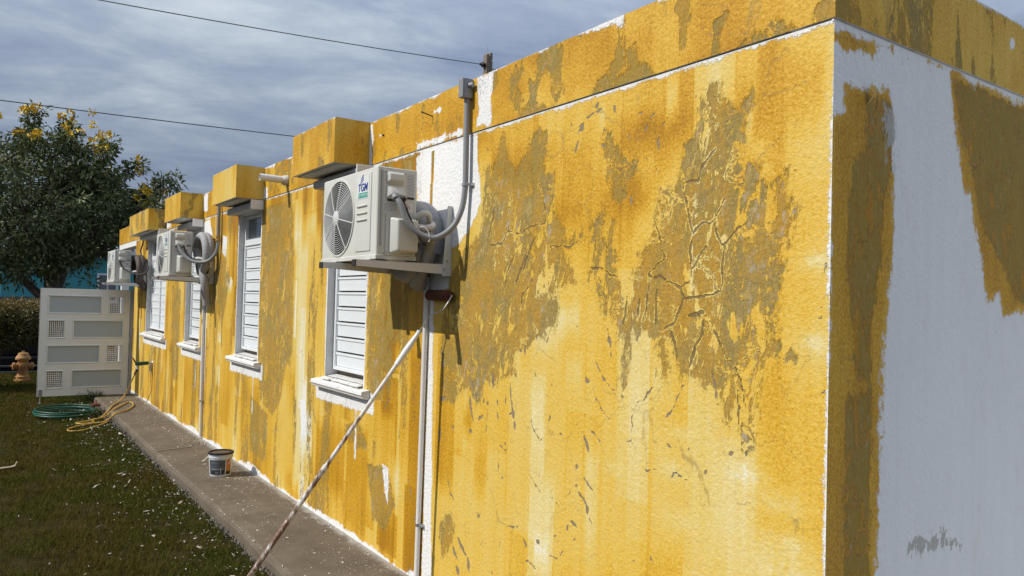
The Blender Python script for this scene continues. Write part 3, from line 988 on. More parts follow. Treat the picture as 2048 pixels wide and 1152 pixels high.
def front_attrs(u, v):
    A = base_attrs(u.size)
    wu, wv = warp(u, v)
    thick = 0.0035 * (fbm(u * 40, v * 26, 421, 3) - 0.5) * 2.2
    rs = np.random.default_rng(5)
    far = np.clip((u - 3.80) / 0.05, 0, 1)
    f1 = fbm(u * 3.2, v * 0.55, 3)
    f2 = fbm(u * 1.1, v * 0.8, 9)
    coat = 0.41 + (f2 - 0.5) * 0.25 + far * (0.20 + (f1 - 0.5) * 0.95)
    coat += roller_strips(u, v, rs, 3.85, 13.7, 0.0, 2.4, 150, 0.22) + roller_strips(u, v, rs, 1.3, 3.7, 0.0, 2.4, 34, 0.045)
    # roller laps: bands one roller wide, slightly different from each other
    bi = u / 0.187 + 0.25 * np.sin(v * 0.9) * 0.15
    fi = np.floor(bi)
    zl = np.floor(v / 0.9 + hash2(fi, fi * 0, 3) * 3)
    coat += (hash2(fi, zl * 0, 7) - 0.5) * 0.20 + (hash2(fi, zl, 9) - 0.5) * 0.14
    ed = np.minimum(bi - fi, 1 - bi + fi) * 0.187
    coat += 0.13 * np.exp(-(ed / 0.004) ** 2) * (fbm(u * 2, v * 3, 97) > 0.45)
    for cu_, cv_, ru, rv_, amt in ((2.60, 1.99, .20, .20, .46), (2.45, 2.22, .40, .12, .24), (3.05, 2.25, .25, .10, .28), (2.05, 1.72, .12, .16, .22), (2.19, 2.07, .15, .18, .46), (1.62, 2.1, .16, .25, .20), (1.50, 1.3, .14, .9, .10), (1.9, 2.3, .3, .08, .16)):
        coat += amt * np.exp(-((u - cu_) / ru) ** 2 - ((v - cv_) / rv_) ** 2) * (0.35 + 1.3 * fbm(u * 9, v * 6, 451))
    # deeper coat under the parapet band
    coat += 0.28 * np.clip((v - 2.14 + 0.3 * (vnoise(u * 4, v * 2, 4) - 0.5)) / 0.2, 0, 1) * np.clip((u - 1.75) / 0.2, 0.25, 1)
    for a, b, z0, z1, val in STRIPS:
        a, b, z0, z1 = a / 1000, b / 1000, z0 / 1000, z1 / 1000
        du = np.minimum(u - a, b - u)
        dv = np.minimum(v - z0, z1 - v) * 0.35
        jit = 0.02 * (fbm(u * 20, v * 6, 91) - 0.5)
        m = np.clip((np.minimum(du + jit * 0.6, dv * 0.45 + jit)) / 0.022, 0, 1) * 0.82
        coat = coat * (1 - m) + m * (val / 100 + (f2 - 0.5) * 0.12)
    # pale scuffs on the last metre
    for cu_, cv_, r_, amt in ((1.60, 1.05, .07, .4), (1.47, 0.98, .09, .45), (1.44, .86, .08, .45), (1.43, 0.77, .09, .4), (1.93, 1.0, .06, .3), (1.9, 1.14, .05, .3), (1.36, 1.75, .06, .5), (1.36, 1.5, .05, .45), (1.9, .83, .08, .25), (2.25, .95, .05, .25)):
        q = np.exp(-(((u - cu_) / r_) ** 2 + ((v - cv_) / (r_ * 0.55)) ** 2)) * (0.25 + 1.3 * fbm(u * 50 + v * 20, v * 60 - u * 25, 21))
        coat -= 0.6 * amt * q
    A['coat'] = coat
    # peeled zones
    pe = A['peel']
    for P in PEEL:
        pe = poly_sdf(wu, wv, P, pe)
    wild = -0.030 + (f1 - 0.5) * 0.18 + (fbm(u * 8, v * 0.8, 31) - 0.5) * 0.28
    wild = np.where(far > 0.5, wild, -0.12)
    pe = np.maximum(pe, wild)
    A['peel'] = np.clip(pe, -0.12, 0.052)
    # grey bare render: random spots inside the large peeled zones
    # how much grey render shows through the scraped zones
    gd = 0.25 * (fbm(u * 4, v * 2.5, 17) - 0.55) - 0.098
    gd += 0.10 * np.exp(-((u - 1.605 - 0.03 * (v - 1.6)) / 0.035) ** 2) * (v > 1.0) * (v < 2.15)
    gd += 0.09 * np.exp(-((u - 2.72) / 0.06) ** 2) * (v > 1.3) * (v < 2.1)
    A['grey'] = np.clip(gd, -0.14, -0.045)
    A['fleck'] = -line_sdf(wu, wv, FLECK, A['fleck'] * 0 + 0.05) + thick
    # scattered small flecks
    rs2 = np.random.default_rng(8)
    extra = []
    for k in range(110):
        y, z = (rs2.uniform(3.85, 13.6) if k > 24 else rs2.uniform(2.0, 3.7)), rs2.uniform(0.05, 2.4)
        L = rs2.uniform(8, 60) * (1.6 if y > 4 else 1)
        t = rs2.normal(1.5, 0.4)
        extra.append((rs2.choice([1.2, 2, 3, 6, 9]) * (1.3 if y > 4 else 0.9), [(y * 1000, z * 1000), (y * 1000 + L * math.cos(t), z * 1000 + L * math.sin(t))]))
    A['fleck'] = np.maximum(A['fleck'], -line_sdf(wu, wv, extra, np.full(u.size, 0.05)) + thick)
    A['crack'] = line_sdf(wu, wv, CRACK, A['crack']) - thick * 0.6
    # bare primer
    w = A['white']
    for P in WHITE:
        w = poly_sdf(u, v, P, w)
    foot = 0.022 + 0.075 * (vnoise(u * 1.7, u * 0, 41) - 0.35) + 0.06 * (fbm(u * 18, v * 9, 43) - 0.5) - v
    w = np.maximum(w, np.where(u > 3.7, np.clip(foot, -0.12, 0.06), -0.12))
    for y0, y1, z0, z1, mm in WINS:
        cu_, cv_ = (y0 + y1) / 2, (z0 + z1) / 2
        d = np.maximum(np.abs(u - cu_) - (y1 - y0) / 2, np.abs(v - cv_) - (z1 - z0) / 2)
        w = np.maximum(w, np.clip(0.020 - d, -0.12, 0.06))
        ds = np.maximum(np.abs(u - cu_) - (y1 - y0) / 2 - 0.16, np.abs(v - 0.92) - 0.055)
        w = np.maximum(w, np.clip(0.012 - ds, -0.12, 0.05))
        rn = np.maximum(np.abs(u - (y0 + 0.1)) - 0.015, np.abs(v - 0.72) - 0.2)
        w = np.maximum(w, np.clip(-rn - 0.005, -0.12, 0.03))
    # strip of primer along the white pipes
    for yp, wd in ((3.765, 0.028), (8.955, 0.03)):
        w = np.maximum(w, np.where(v < 1.7, np.clip(wd - np.abs(u - yp), -0.12, 0.03), -0.12))
    w = np.maximum(w, np.clip(0.003 - (u - GY), -0.12, 0.02))
    w = np.maximum(w, np.clip(v - (Z_G - 0.013) + 0.012 * (fbm(u * 11, v * 0, 441) - 0.5), -0.12, 0.02))
    ps = np.minimum(0.016 - np.abs(u - 3.80 + 0.02 * (fbm(u * 0, v * 6, 431) - 0.5)), np.minimum(v - 2.08, 2.46 - v))
    w = np.where(ps > 0, -0.06, w)
    A['peel'] = np.where(ps > 0, 0.05, A['peel'])
    A['white'] = w
    return A


def band_attrs(u, v):
    """parapet band of the long wall."""
    A = base_attrs(u.size)
    f1 = fbm(u * 3, v * 4, 51)
    A['coat'] = 0.76 + (f1 - 0.5) * 0.6 + 0.22 * (fbm(u * 9, v * 3, 61) - 0.5) - 0.10 * np.clip((2.2 - u) / 0.6, 0, 1)
    g = (fbm(u * 12, v * 7, 57) - 0.62) * 0.5
    low = 0.015 - (v - 2.50) + 0.15 * (vnoise(u * 8, v * 0, 58) - 0.66)
    low = np.where(u < 2.95, low, low - 0.06)
    pe = np.maximum(g, np.where(u < 4.0, low, -0.12))
    A['peel'] = np.clip(pe, -0.12, 0.05)
    top = (v - (Z_T - 0.004)) + 0.05 * (vnoise(u * 9, v * 0, 63) - 0.62)
    w = np.clip(top, -0.12, 0.04)
    for a, b, z0, z1 in ((2.22, 2.30, 2.71, 2.79), (3.18, 3.34, 2.49, 2.78), (3.45, 4.0, 2.48, 2.545), (4.44, 4.52, 2.64, 2.675), (4.60, 4.70, 2.46, 2.78), (3.70, 3.80, 2.66, 2.70), (5.8, 6.2, 2.62, 2.78), (6.80, 6.96, 2.48, 2.60), (7.8, 7.95, 2.5, 2.77), (9.0, 9.24, 2.55, 2.77), (10.1, 10.3, 2.5, 2.75), (11.0, 11.3, 2.5, 2.7)):
        d = np.minimum(np.minimum(u - a, b - u), np.minimum(v - z0, z1 - v)) - 0.015 + 0.03 * (vnoise(u * 30, v * 22, 71) - 0.5)
        w = np.maximum(w, np.clip(d, -0.12, 0.03))
    A['white'] = w
    A['grey'] = np.full(u.size, -0.12)
    return A


def gable_attrs(u, v):
    A = base_attrs(u.size)
    oc = np.full(u.size, -0.12)
    for P in GABLE_OCHRE:
        oc = poly_sdf(u, v, P, oc)
    soft = 0.014 * (fbm(u * 60, v * 40, 5) - 0.5) + 0.02 * (fbm(u * 14, v * 6, 6) - 0.5)
    oc2 = oc * np.where(u > 0.15, 0.55, 0.8)
    A['white'] = np.clip(-(oc2 + soft), -0.10, 0.10)
    edge = np.clip(oc / 0.035, 0, 1)
    A['coat'] = 0.66 + 0.10 * edge + (fbm(u * 9, v * 2, 7) - 0.5) * 0.35
    pe = np.full(u.size, -0.12)
    for P in GABLE_PEEL:
        pe = poly_sdf(u, v, P, pe)
    A['peel'] = np.clip(pe, -0.12, 0.075)
    A['coat'] = np.where(pe > 0, 0.95, A['coat'])
    g = np.full(u.size, -0.12)
    for P in GABLE_GREY:
        g = poly_sdf(u, v, P, g)
    A['grey'] = g
    A['crack'] = line_sdf(u, v, [(1.5, [(245, 2180), (235, 2240), (250, 2300)]), (1.5, [(240, 2440), (246, 2400)]), (1.0, [(310, 2280), (300, 2200), (285, 2150)])], A['crack'])
    return A


def gable_band_attrs(u, v):
    A = base_attrs(u.size)
    A['coat'] = 0.66 + (fbm(u * 4, v * 3, 81) - 0.5) * 0.4
    pe = (fbm(u * 9, v * 1.6, 83) - 0.55) * 0.45 + 0.04 * np.clip((2.60 - v) / 0.08, 0, 1)
    A['peel'] = np.clip(pe, -0.12, 0.06)
    d = 0.02 - np.hypot(u - 1.22, (v - 2.68))
    A['white'] = np.clip(np.maximum(d, (v - Z_T + 0.006)), -0.12, 0.03)
    return A


def canopy_attrs(seed):
    def fn(u, v):
        A = base_attrs(u.size)
        f1 = fbm(u * 5, v * 2.5, seed)
        A['coat'] = 0.56 + (f1 - 0.5) * 0.55 + (0.10 if seed % 2 else -0.04)
        A['peel'] = np.clip((fbm(u * 8, v * 3, seed + 3) - (0.66 if seed < 130 else 0.52)) * 0.5, -0.12, 0.05)
        A['white'] = np.clip((v - Z_T - 0.008) + 0.02 * (vnoise(u * 12, v * 5, seed) - 0.5) + (0.02 * (fbm(u * 9, v * 9, seed + 1) - 0.55) if seed > 120 else 0), -0.12, 0.03)
        return A
    return fn


class Sheets:
    """vertical painted faces meshed finely enough to carry the paint layout."""

    def __init__(self):
        self.V, self.F, self.A, self.n = [], [], {}, 0

    def add(self, axis, c, ucuts, vcuts, fn, holes=(), flip=False):
        u, v = np.asarray(ucuts), np.asarray(vcuts)
        U, W = np.meshgrid(u, v, indexing='ij')
        uu, vv = U.ravel(), W.ravel()
        if axis == 'x':
            P = np.stack([np.full(uu.size, c), uu, vv], 1)
        else:
            P = np.stack([uu, np.full(uu.size, c), vv], 1)
        nu, nv = len(u), len(v)
        I = np.arange(nu * nv).reshape(nu, nv)
        q = np.stack([I[:-1, :-1], I[1:, :-1], I[1:, 1:], I[:-1, 1:]], -1).reshape(-1, 4)
        cu_ = (0.5 * (U[:-1, :-1] + U[1:, 1:])).ravel()
        cv_ = (0.5 * (W[:-1, :-1] + W[1:, 1:])).ravel()
        keep = np.ones(len(q), bool)
        for y0, y1, z0, z1 in holes:
            keep &= ~((cu_ > y0) & (cu_ < y1) & (cv_ > z0) & (cv_ < z1))
        q = q[keep]
        if axis == 'x':
            q = q[:, ::-1]
        if flip:
            q = q[:, ::-1]
        self.V.append(P)
        self.F.append(q + self.n)
        self.n += len(P)
        for k, a in fn(uu, vv).items():
            self.A.setdefault(k, []).append(a)

    def solid(self, mb):
        """plain geometry behind the painted sheets (material 1)."""
        P = np.asarray(mb.v, float)
        self.V.append(P)
        self.F.append(np.asarray(mb.f) + self.n)
        self.n += len(P)
        self.nsolid = len(mb.f)
        for k, a in base_attrs(len(P)).items():
            self.A.setdefault(k, []).append(a)

    def build(self, name, mats, parent):
        for P in self.V:            # hand-trowelled: arrises are never dead straight
            m = P[:, 2] > Z_T - 0.004
            P[m, 2] += 0.007 * (fbm((P[m, 0] + P[m, 1]) * 3.1, P[m, 2] * 0, 501, 4) - 0.55)
        F = np.concatenate(self.F)
        mi = np.zeros(len(F), int)
        if hasattr(self, 'nsolid'):
            mi[-self.nsolid:] = 1
        return np_mesh(name, np.concatenate(self.V), F, mats, parent, {k: np.concatenate(a) for k, a in self.A.items()}, mi)


def cuts(stops, extra=()):
    """stops: [(start, step), ..., (end, None)]"""
    out = []
    for (a, s), (b, _) in zip(stops[:-1], stops[1:]):
        n = max(1, int(round((b - a) / s)))
        out += list(np.linspace(a, b, n, endpoint=False))
    out.append(stops[-1][0])
    out = np.array(sorted(set(np.round(out, 5)) | set(np.round(extra, 5))))
    keep = [out[0]]
    ex = set(np.round(extra, 5))
    for x in out[1:]:
        if x - keep[-1] < 0.002:
            if x in ex: keep[-1] = x
            continue
        keep.append(x)
    return keep


# ------------------------------------------------------------------ ground
g = MB()
g.quad((-400, -400, -0.1), (400, -400, -0.1), (400, 600, -0.1), (-400, 600, -0.1))
tag(g.build('ground', M_SOIL), kind='structure')

w = MB()
XE = -0.582
ys = [-6.0 + 0.1 * k for k in range(int(20.0 / 0.1) + 1)]
rw = random.Random(3)
prof = []
for yk in ys:
    j = mnoise.noise((yk * 2.1, 0.3, 0)) * 0.016 + mnoise.noise((yk * 9, 4.3, 0)) * 0.008
    prof.append([(XE + j - 0.012, yk, -0.14), (XE + j - 0.006, yk, -0.03), (XE + j + 0.006, yk, -0.008), (XE + j + 0.026, yk, 0.0), (0.25, yk, 0.0)])
for a, b in zip(prof[:-1], prof[1:]):
    for k in range(4):
        w.quad(a[k], a[k + 1], b[k + 1], b[k])
tag(w.build('walkway', M_WALK, None, smooth=50), kind='structure')
dv = MB()
dv.box(-0.555, 14.0, -9.0, GY - 0.004, -0.12, -0.004)  # unseen ground slab, added to bounce light onto the gable
tag(dv.build('bounce_slab', M_BOUNCE, None), kind='structure')
rd = MB()
rd.box(-80, 80, 18.75, 25.5, -0.3, -0.094)
tag(rd.build('road', M_ASPHALT, None), kind='structure')
kb = MB()
kb.box(-80, 80, 18.6, 18.75, -0.3, -0.06)
tag(kb.build('kerb', M_KERB, None, bevel=0.015), kind='structure')

# ------------------------------------------------------------------ the house
house = empty('house')
tag(house, 'long single-storey house with flaking yellow stucco, louvre windows and a half-primed gable end', 'building')
S = Sheets()
win_cuts = [c for y0, y1, *_ in WINS for c in (y0, y1)]
ucut = cuts([(GY, 0.0065), (4.0, 0.012), (5.6, 0.02), (8.2, 0.03), (Y_END, None)], win_cuts)
vcut = cuts([(-0.12, 0.007), (Z_G - 0.005, None)], (1.03, 2.40, 2.42))
holes = [(y0, y1, z0, z1) for y0, y1, z0, z1, _ in WINS]
S.add('x', 0.0, ucut, vcut, front_attrs, holes)
S.build('wall', [M_WALL], house)

S = Sheets()
S.add('y', GY, cuts([(0.0, 0.008), (1.6, 0.04), (9.0, None)]), cuts([(-0.12, 0.009), (Z_G - 0.005, None)]), gable_attrs)
o = S.build('wall', [M_WALL], house)
o['label'] = 'shaded gable wall, mostly grey-white primer with two ochre strokes'

# parapet: painted face, core and capping
S = Sheets()
S.add('x', -0.006, cuts([(GY - 0.006, 0.012), (5.0, 0.025), (Y_END, 0.03), (15.6, None)]), cuts([(Z_G + 0.003, 0.009), (Z_T, None)]), band_attrs)
mb = MB().box(-0.004, 0.16, GY + 0.16, 15.598, Z_G + 0.0035, Z_T - 0.0005)
mb.box(-0.004, 9.0, GY - 0.004, GY + 0.159, Z_G + 0.0035, Z_T - 0.0005)
S.add('y', GY - 0.006, cuts([(-0.006, 0.012), (2.2, 0.06), (9.0, None)]), cuts([(Z_G + 0.003, 0.009), (Z_T, None)]), gable_band_attrs)
S.solid(mb)
S.build('parapet', [M_WALL, M_WHITE_PLASTER], house)
mb = MB()
mb.box(0.010, 0.15, GY + 0.16, Y_END, Z_G - 0.03, Z_G + 0.003)
mb.box(0.010, 9.0, GY + 0.010, GY + 0.1585, Z_G - 0.03, Z_G + 0.003)
# drip bead, slightly uneven
bead = []
for k in range(160):
    yk = GY + 0.0 + k * (Y_END - GY) / 159
    bead.append((0.0035, yk, Z_G - 0.004 + 0.0015 * mnoise.noise((yk * 6, 0, 0))))
mb.tube(bead, 0.0042, 6)
bead = [(xk * 0.1 - 0.003, GY + 0.0035, Z_G - 0.004 + 0.0015 * mnoise.noise((xk * .7, 5, 0))) for xk in range(0, 90)]
mb.tube(bead, 0.0042, 6)
mb.build('drip_bead', M_WHITE_PLASTER, house, smooth=60)
# the hidden rest of the shell
mb = MB()
mb.box(0.16, 9.0, GY + 0.16, Y_END, 2.40, 2.56)
mb.build('roof', M_ROOF, house)
mb = MB()
mb.box(0.012, 9.0, Y_END - 0.15, Y_END, -0.12, 2.46)
mb.box(8.85, 9.0, GY + 0.01, Y_END - 0.15, -0.12, 2.46)
mb.box(0.3, 0.34, GY + 0.2, Y_END - 0.2, -0.1, 2.39)
mb.build('wall', M_WHITE_PLASTER, house)

# porch beam carried past the end of the wall
mb = MB()
mb.box(0.0, 0.16, Y_END + 0.001, 15.598, 2.40, Z_G + 0.0025)
mb.build('porch_beam', M_WHITE_PLASTER, house)
mb = MB()
mb.box(0.02, 0.14, 15.3, 15.44, -0.1, 2.40)
mb.build('porch_post', M_WHITE_PLASTER, house)

# concrete window hoods
HOODS = [(4.66, 5.46, 0.25, 101), (6.93, 7.76, 0.255, 104), (9.22, 10.09, 0.255, 107), (11.33, 12.90, 0.235, 142)]
for i, (y0, y1, k, sd) in enumerate(HOODS):
    fn = canopy_attrs(sd)
    z0, z1 = 2.485, Z_T + 0.004
    st = 0.012 if i == 0 else 0.03
    S = Sheets()
    S.add('x', -k, cuts([(y0, st), (y1, None)]), cuts([(z0, st), (z1, None)]), fn)
    S.add('y', y0, cuts([(-k, st), (-0.0065, None)]), cuts([(z0, st), (z1, None)]), fn)
    S.add('y', y1, cuts([(-k, st), (-0.0065, None)]), cuts([(z0, st), (z1, None)]), fn, flip=True)
    mb = MB().box(-k + 0.001, -0.0065, y0 + 0.001, y1 - 0.001, z0 + 0.0005, z1 - 0.0005)
    mb.box(-k + 0.035, -0.0065, y0 + 0.03, y1 - 0.03, z0 - 0.006, z0 + 0.0004)
    S.solid(mb)
    S.build('window_hood', [M_WALL, M_PLASTER], house)

# windows
def slat_mesh(L, name):
    mb = MB()
    # closed louvre: flat blade, rolled lip standing proud along the top
    mb.prism([(0, 0), (0.006, 0), (0.006, 0.099), (-0.012, 0.099), (-0.012, 0.084), (-0.004, 0.079), (-0.001, 0.004)],
             lambda q: (q[0], 0.0, q[1]), lambda q: (q[0], L, q[1]))
    return mb.mesh(name)

for i, (y0, y1, z0, z1, dbl) in enumerate(WINS):
    win = empty('window', (0, y0, z0))
    win.parent = house
    L, Hh = y1 - y0, z1 - z0
    rv = MB()     # reveals
    t = 0.12
    rv.box(0.0015, t, -0.03, 0.0, -0.03, Hh + 0.03).box(0.0015, t, L, L + 0.03, -0.03, Hh + 0.03)
    rv.box(0.0015, t, 0.0, L, Hh, Hh + 0.03).box(0.0015, t, 0.0, L, -0.03, 0.0)
    rv.build('reveal', M_PLASTER, win)
    fr = MB()
    xf0, xf1 = 0.055, 0.105
    fw_ = 0.035
    zt = 0.24
    fr.box(xf0, xf1, 0.001, fw_, 0.05, Hh - 0.001).box(xf0, xf1, L - fw_, L - 0.001, 0.05, Hh - 0.001)
    fr.box(xf0, xf1, fw_, L - fw_, Hh - fw_, Hh - 0.001).box(xf0, xf1, fw_, L - fw_, 0.05, 0.05 + 0.025)
    fr.box(xf0 + 0.002, xf1, fw_, L - fw_, Hh - zt - 0.06, Hh - zt)
    bays = [(fw_, L - fw_)]
    if dbl:
        fr.box(xf0 - 0.002, xf1, L / 2 - 0.02, L / 2 + 0.02, 0.075, Hh - fw_)
        bays = [(fw_, L / 2 - 0.02), (L / 2 + 0.02, L - fw_)]
    fr.build('frame', M_ALU, win, bevel=0.003, seg=1)
    MB().box(0.10, 0.118, 0.0, L, 0.0, 0.05).build('threshold_gap', M_GROUT, win)
    zb = 0.078
    ns = int((Hh - zt - 0.06 - zb) / 0.1005)
    pitch = (Hh - zt - 0.06 - zb) / ns
    for (a, b) in bays:
        MB().box(0.085, 0.090, a, b, Hh - zt, Hh - fw_).build('pane', M_GLASS, win)
        me = slat_mesh(b - a - 0.004, 'slat')
        for k in range(ns):
            if k == 0:
                sl0 = link('slat', me, win, M_SLAT)
                sl0.location = (0.075, a + 0.002, zb)
            else:
                share(sl0, win, (0.075 + random.uniform(-0.0008, 0.0008), a + 0.002, zb + k * pitch))
    # projecting sill with loose tiles
    e0, e1 = -0.11, L + 0.13
    sl = MB()
    sl.prism([(-0.060, -0.028), (-0.063, -0.054), (-0.053, -0.058), (-0.048, -0.074), (-0.036, -0.080), (-0.0015, -0.086), (-0.0015, -0.020)],
             lambda q: (q[0], e0, q[1]), lambda q: (q[0], e1, q[1]))
    sl.build('sill', M_WHITE_PLASTER, win, bevel=0.004, seg=2)
    MB().box(-0.0, 0.1, 0.001, L - 0.001, -0.012, 0.004).build('sill_bed', M_GROUT, win)
    nt = 4 if not dbl else 7
    for k in range(nt):
        a, b = L * k / nt + 0.006, L * (k + 1) / nt - 0.006
        j = [random.uniform(-0.008, 0.008) for _ in range(6)]
        zt0 = 0.0045
        A4 = [(-0.035 + j[0], a + j[1], zt0 - 0.018), (0.085 + j[4], a + j[1] * .3, zt0), (0.085 + j[5], b, zt0), (-0.035 + j[2], b + j[3], zt0 - 0.018)]
        B4 = [(p[0], p[1], p[2] + 0.010) for p in A4]
        MB().hexa(A4, B4).build('tile', M_TILE, win, bevel=0.002, seg=1)
    # shutter rail under the hood
    ra = MB()
    ra.prism([(-0.006, 0.0), (-0.105, 0.0), (-0.115, 0.012), (-0.115, 0.05), (-0.10, 0.062), (-0.006, 0.075)], lambda q: (q[0], -0.06, q[1] + Hh - 0.0), lambda q: (q[0], L + 0.05, q[1] + Hh))
    ra.build('shutter_rail', M_RAIL, win)
    ec = MB()
    ec.box(-0.122, -0.006, -0.075, -0.062, Hh - 0.008, Hh + 0.078)
    ec.build('rail_end_cap', M_ALU, win, bevel=0.002, seg=1)

# roof drain spout and nails
mb = MB()
mb.lathe((0.02, 6.30, 2.585), (-1, 0, 0.02), [(0.030, 0.0), (0.030, 0.255), (0.026, 0.255), (0.026, 0.06), (0.0, 0.055)], 20)
mb.build('drain_spout', M_PVC, house, smooth=40)
mb = MB()
mb.lathe((-0.008, 6.30, 2.585), (-1, 0, 0), [(0.0, 0.0), (0.045, 0.0), (0.040, 0.03), (0.031, 0.04)], 18)
mb.build('spout_collar', M_COPPER, house, smooth=40)
mb = MB()
mb.tube([(0.0, 3.80, 2.655), (-0.07, 3.815, 2.675)], 0.0035, 8)
mb.cyl((-0.07, 3.815, 2.675), (-0.074, 3.816, 2.676), 0.006, n=10)
mb.build('nail', M_RUBBER, house, smooth=40)
mb = MB()
mb.tube([(0.0, 4.44, 2.655), (-0.015, 4.442, 2.657)], 0.007, 8)
mb.build('wall_plug', M_RUBBER, house, smooth=40)
# curl of loose paint on the gable
fl = MB()
pts = []
for a in range(5):
    for b in range(6):
        s, tt = a / 4 - 0.5, b / 5
        pts.append((0.192 + s * 0.022 * (1 - 0.5 * tt), GY - 0.002 - 0.022 * math.sin(tt * 2.2), 2.262 + tt * 0.05 + s * 0.012))
fl.v = pts
for a in range(4):
    for b in range(5):
        i = a * 6 + b
        fl.f.append((i, i + 6, i + 7, i + 1))
        fl.m.append(0)
o = fl.build('paint_curl', simple('loose_yellow_paint', (0.55, 0.36, 0.09), 0.6), house, smooth=60)

# ------------------------------------------------------------------ air conditioners
AW, AH, AX0, AX1 = 0.75, 0.475, -0.43, -0.20


def ac_unit():
    root = empty('air_conditioner')
    cy, cz, fr_ = 0.505, 0.238, 0.212
    # casing with a real fan opening
    mb = MB()
    nseg = 64
    circ = [(cy + fr_ * math.cos(2 * math.pi * k / nseg), cz + fr_ * math.sin(2 * math.pi * k / nseg)) for k in range(nseg)]
    rect = []
    for k in range(nseg):
        c, s = math.cos(2 * math.pi * k / nseg), math.sin(2 * math.pi * k / nseg)
        ty = ((AW - cy) / c if c > 0 else -cy / c) if abs(c) > 1e-9 else 9
        tz = ((AH - cz) / s if s > 0 else -cz / s) if abs(s) > 1e-9 else 9
        tt = min(ty, tz)
        rect.append([cy + c * tt, cz + s * tt])
    for corner in ((0, 0), (AW, 0), (AW, AH), (0, AH)):
        j = min(range(nseg), key=lambda k: (rect[k][0] - corner[0]) ** 2 + (rect[k][1] - corner[1]) ** 2)
        rect[j] = list(corner)
    i0 = len(mb.v)
    mb.v += [(AX0, p[0], p[1]) for p in circ] + [(AX0, p[0], p[1]) for p in rect] + [(AX1, p[0], p[1]) for p in rect]
    mb.v += [(AX0 + 0.10, p[0], p[1]) for p in circ]
    for k in range(nseg):
        n = (k + 1) % nseg
        mb.f.append((k, n, nseg + n, nseg + k)); mb.m.append(0)
        mb.f.append((nseg + k, nseg + n, 2 * nseg + n, 2 * nseg + k)); mb.m.append(0)
        mb.f.append((k, n, 3 * nseg + n, 3 * nseg + k)); mb.m.append(1)
    mb.f.append(tuple(range(2 * nseg, 3 * nseg))); mb.m.append(0)
    mb.f.append(tuple(range(3 * nseg, 4 * nseg))[::-1]); mb.m.append(2)
    def onc(e):
        return all(abs(math.hypot(v.co.y - cy, v.co.z - cz) - fr_) < 1e-3 for v in e.verts)
    mb.build('casing', [M_AC, M_ACDARK, M_FIN], root, smooth=28, bevel=0.011, seg=3, keep=onc)
    # base tray
    mb = MB()
    mb.box(AX0 - 0.004, AX1 + 0.004, -0.004, AW + 0.004, -0.012, 0.014)
    mb.build('base_tray', M_AC, root, bevel=0.003, seg=1)
    for y in (0.09, AW - 0.2):
        f = MB()
        f.box(AX0 - 0.025, AX1 + 0.02, y - 0.025, y + 0.025, -0.020, -0.012)
        f.build('foot', M_STEEL, root, bevel=0.002, seg=1)
    # fan
    fan = MB().lathe((AX0 + 0.075, cy, cz), (-1, 0, 0), [(0.055, 0.0), (0.055, 0.04), (0.03, 0.052), (0.0, 0.055)], 24).build('fan', M_ACDARK, root, smooth=35)
    bl = MB()
    g0 = []
    for a in range(7):
        for b in range(5):
            ang = R(a * 13 - 40)
            rr = 0.045 + b / 4 * 0.150
            g0.append((AX0 + 0.07 - 0.045 * (a / 6) + 0.004 * b, cy + rr * math.cos(ang), cz + rr * math.sin(ang)))
    bl.v = g0
    for a in range(6):
        for b in range(4):
            i = a * 5 + b
            bl.f.append((i, i + 5, i + 6, i + 1)); bl.m.append(0)
    bme = bl.mesh('fan_blade', 60)
    for k in range(3):
        me = bme.copy()
        me.transform(Matrix.Translation((0, cy, cz)) @ Matrix.Rotation(R(120 * k), 4, 'X') @ Matrix.Translation((0, -cy, -cz)))
        link('fan_blade', me, fan, M_ACDARK)
    # wire guard
    gr = MB()
    nr = 15
    for k in range(nr):
        rr = 0.047 + k * (fr_ - 0.001 - 0.047) / (nr - 1)
        xx = AX0 - 0.018 + 0.014 * (rr / fr_) ** 2
        gr.tube([(xx, cy + rr * math.cos(2 * math.pi * j / 48), cz + rr * math.sin(2 * math.pi * j / 48)) for j in range(48)], 0.0019, 5, closed=True)
    gr.build('fan_guard', M_GRILLE, root, smooth=60)
    for k in range(8):
        a = 2 * math.pi * (k + 0.25) / 8
        sp = MB()
        sp.tube([(AX0 - 0.0195 + 0.014 * (rr / fr_) ** 2, cy + rr * math.cos(a), cz + rr * math.sin(a)) for rr in (0.03, 0.09, 0.15, fr_ + 0.006)], 0.0030, 6)
        sp.build('guard_spoke', M_GRILLE, root, smooth=60)
    MB().lathe((AX0 - 0.016, cy, cz), (-1, 0, 0), [(0.041, 0.0), (0.041, 0.003), (0.036, 0.006), (0.0, 0.007)], 28).build('guard_hub', M_GRILLE, root, smooth=30)
    rim = MB()
    rim.lathe((AX0 - 0.001, cy, cz), (-1, 0, 0), [(fr_ - 0.002, 0.0), (fr_ - 0.002, 0.005), (fr_ + 0.007, 0.005), (fr_ + 0.010, 0.0)], 64)
    rim.build('fan_rim', M_AC, root, smooth=30)
    # embossed front panel with three ribs
    MB().box(AX0 - 0.005, AX0 + 0.002, 0.070, 0.258, 0.035, 0.452).build('front_panel', M_AC, root, bevel=0.0045, seg=3, smooth=30)
    for z in (0.275, 0.237, 0.200):
        MB().hexa([(AX0 - 0.0052, 0.108, z - 0.004), (AX0 - 0.0052, 0.236, z - 0.004), (AX0 - 0.0052, 0.236, z + 0.006), (AX0 - 0.0052, 0.108, z + 0.006)],
                  [(AX0 - 0.0135, 0.112, z + 0.001), (AX0 - 0.0135, 0.232, z + 0.001), (AX0 - 0.0135, 0.232, z + 0.005), (AX0 - 0.0135, 0.112, z + 0.005)]).build('rib', M_AC, root)
    # badge
    xb = AX0 - 0.0056
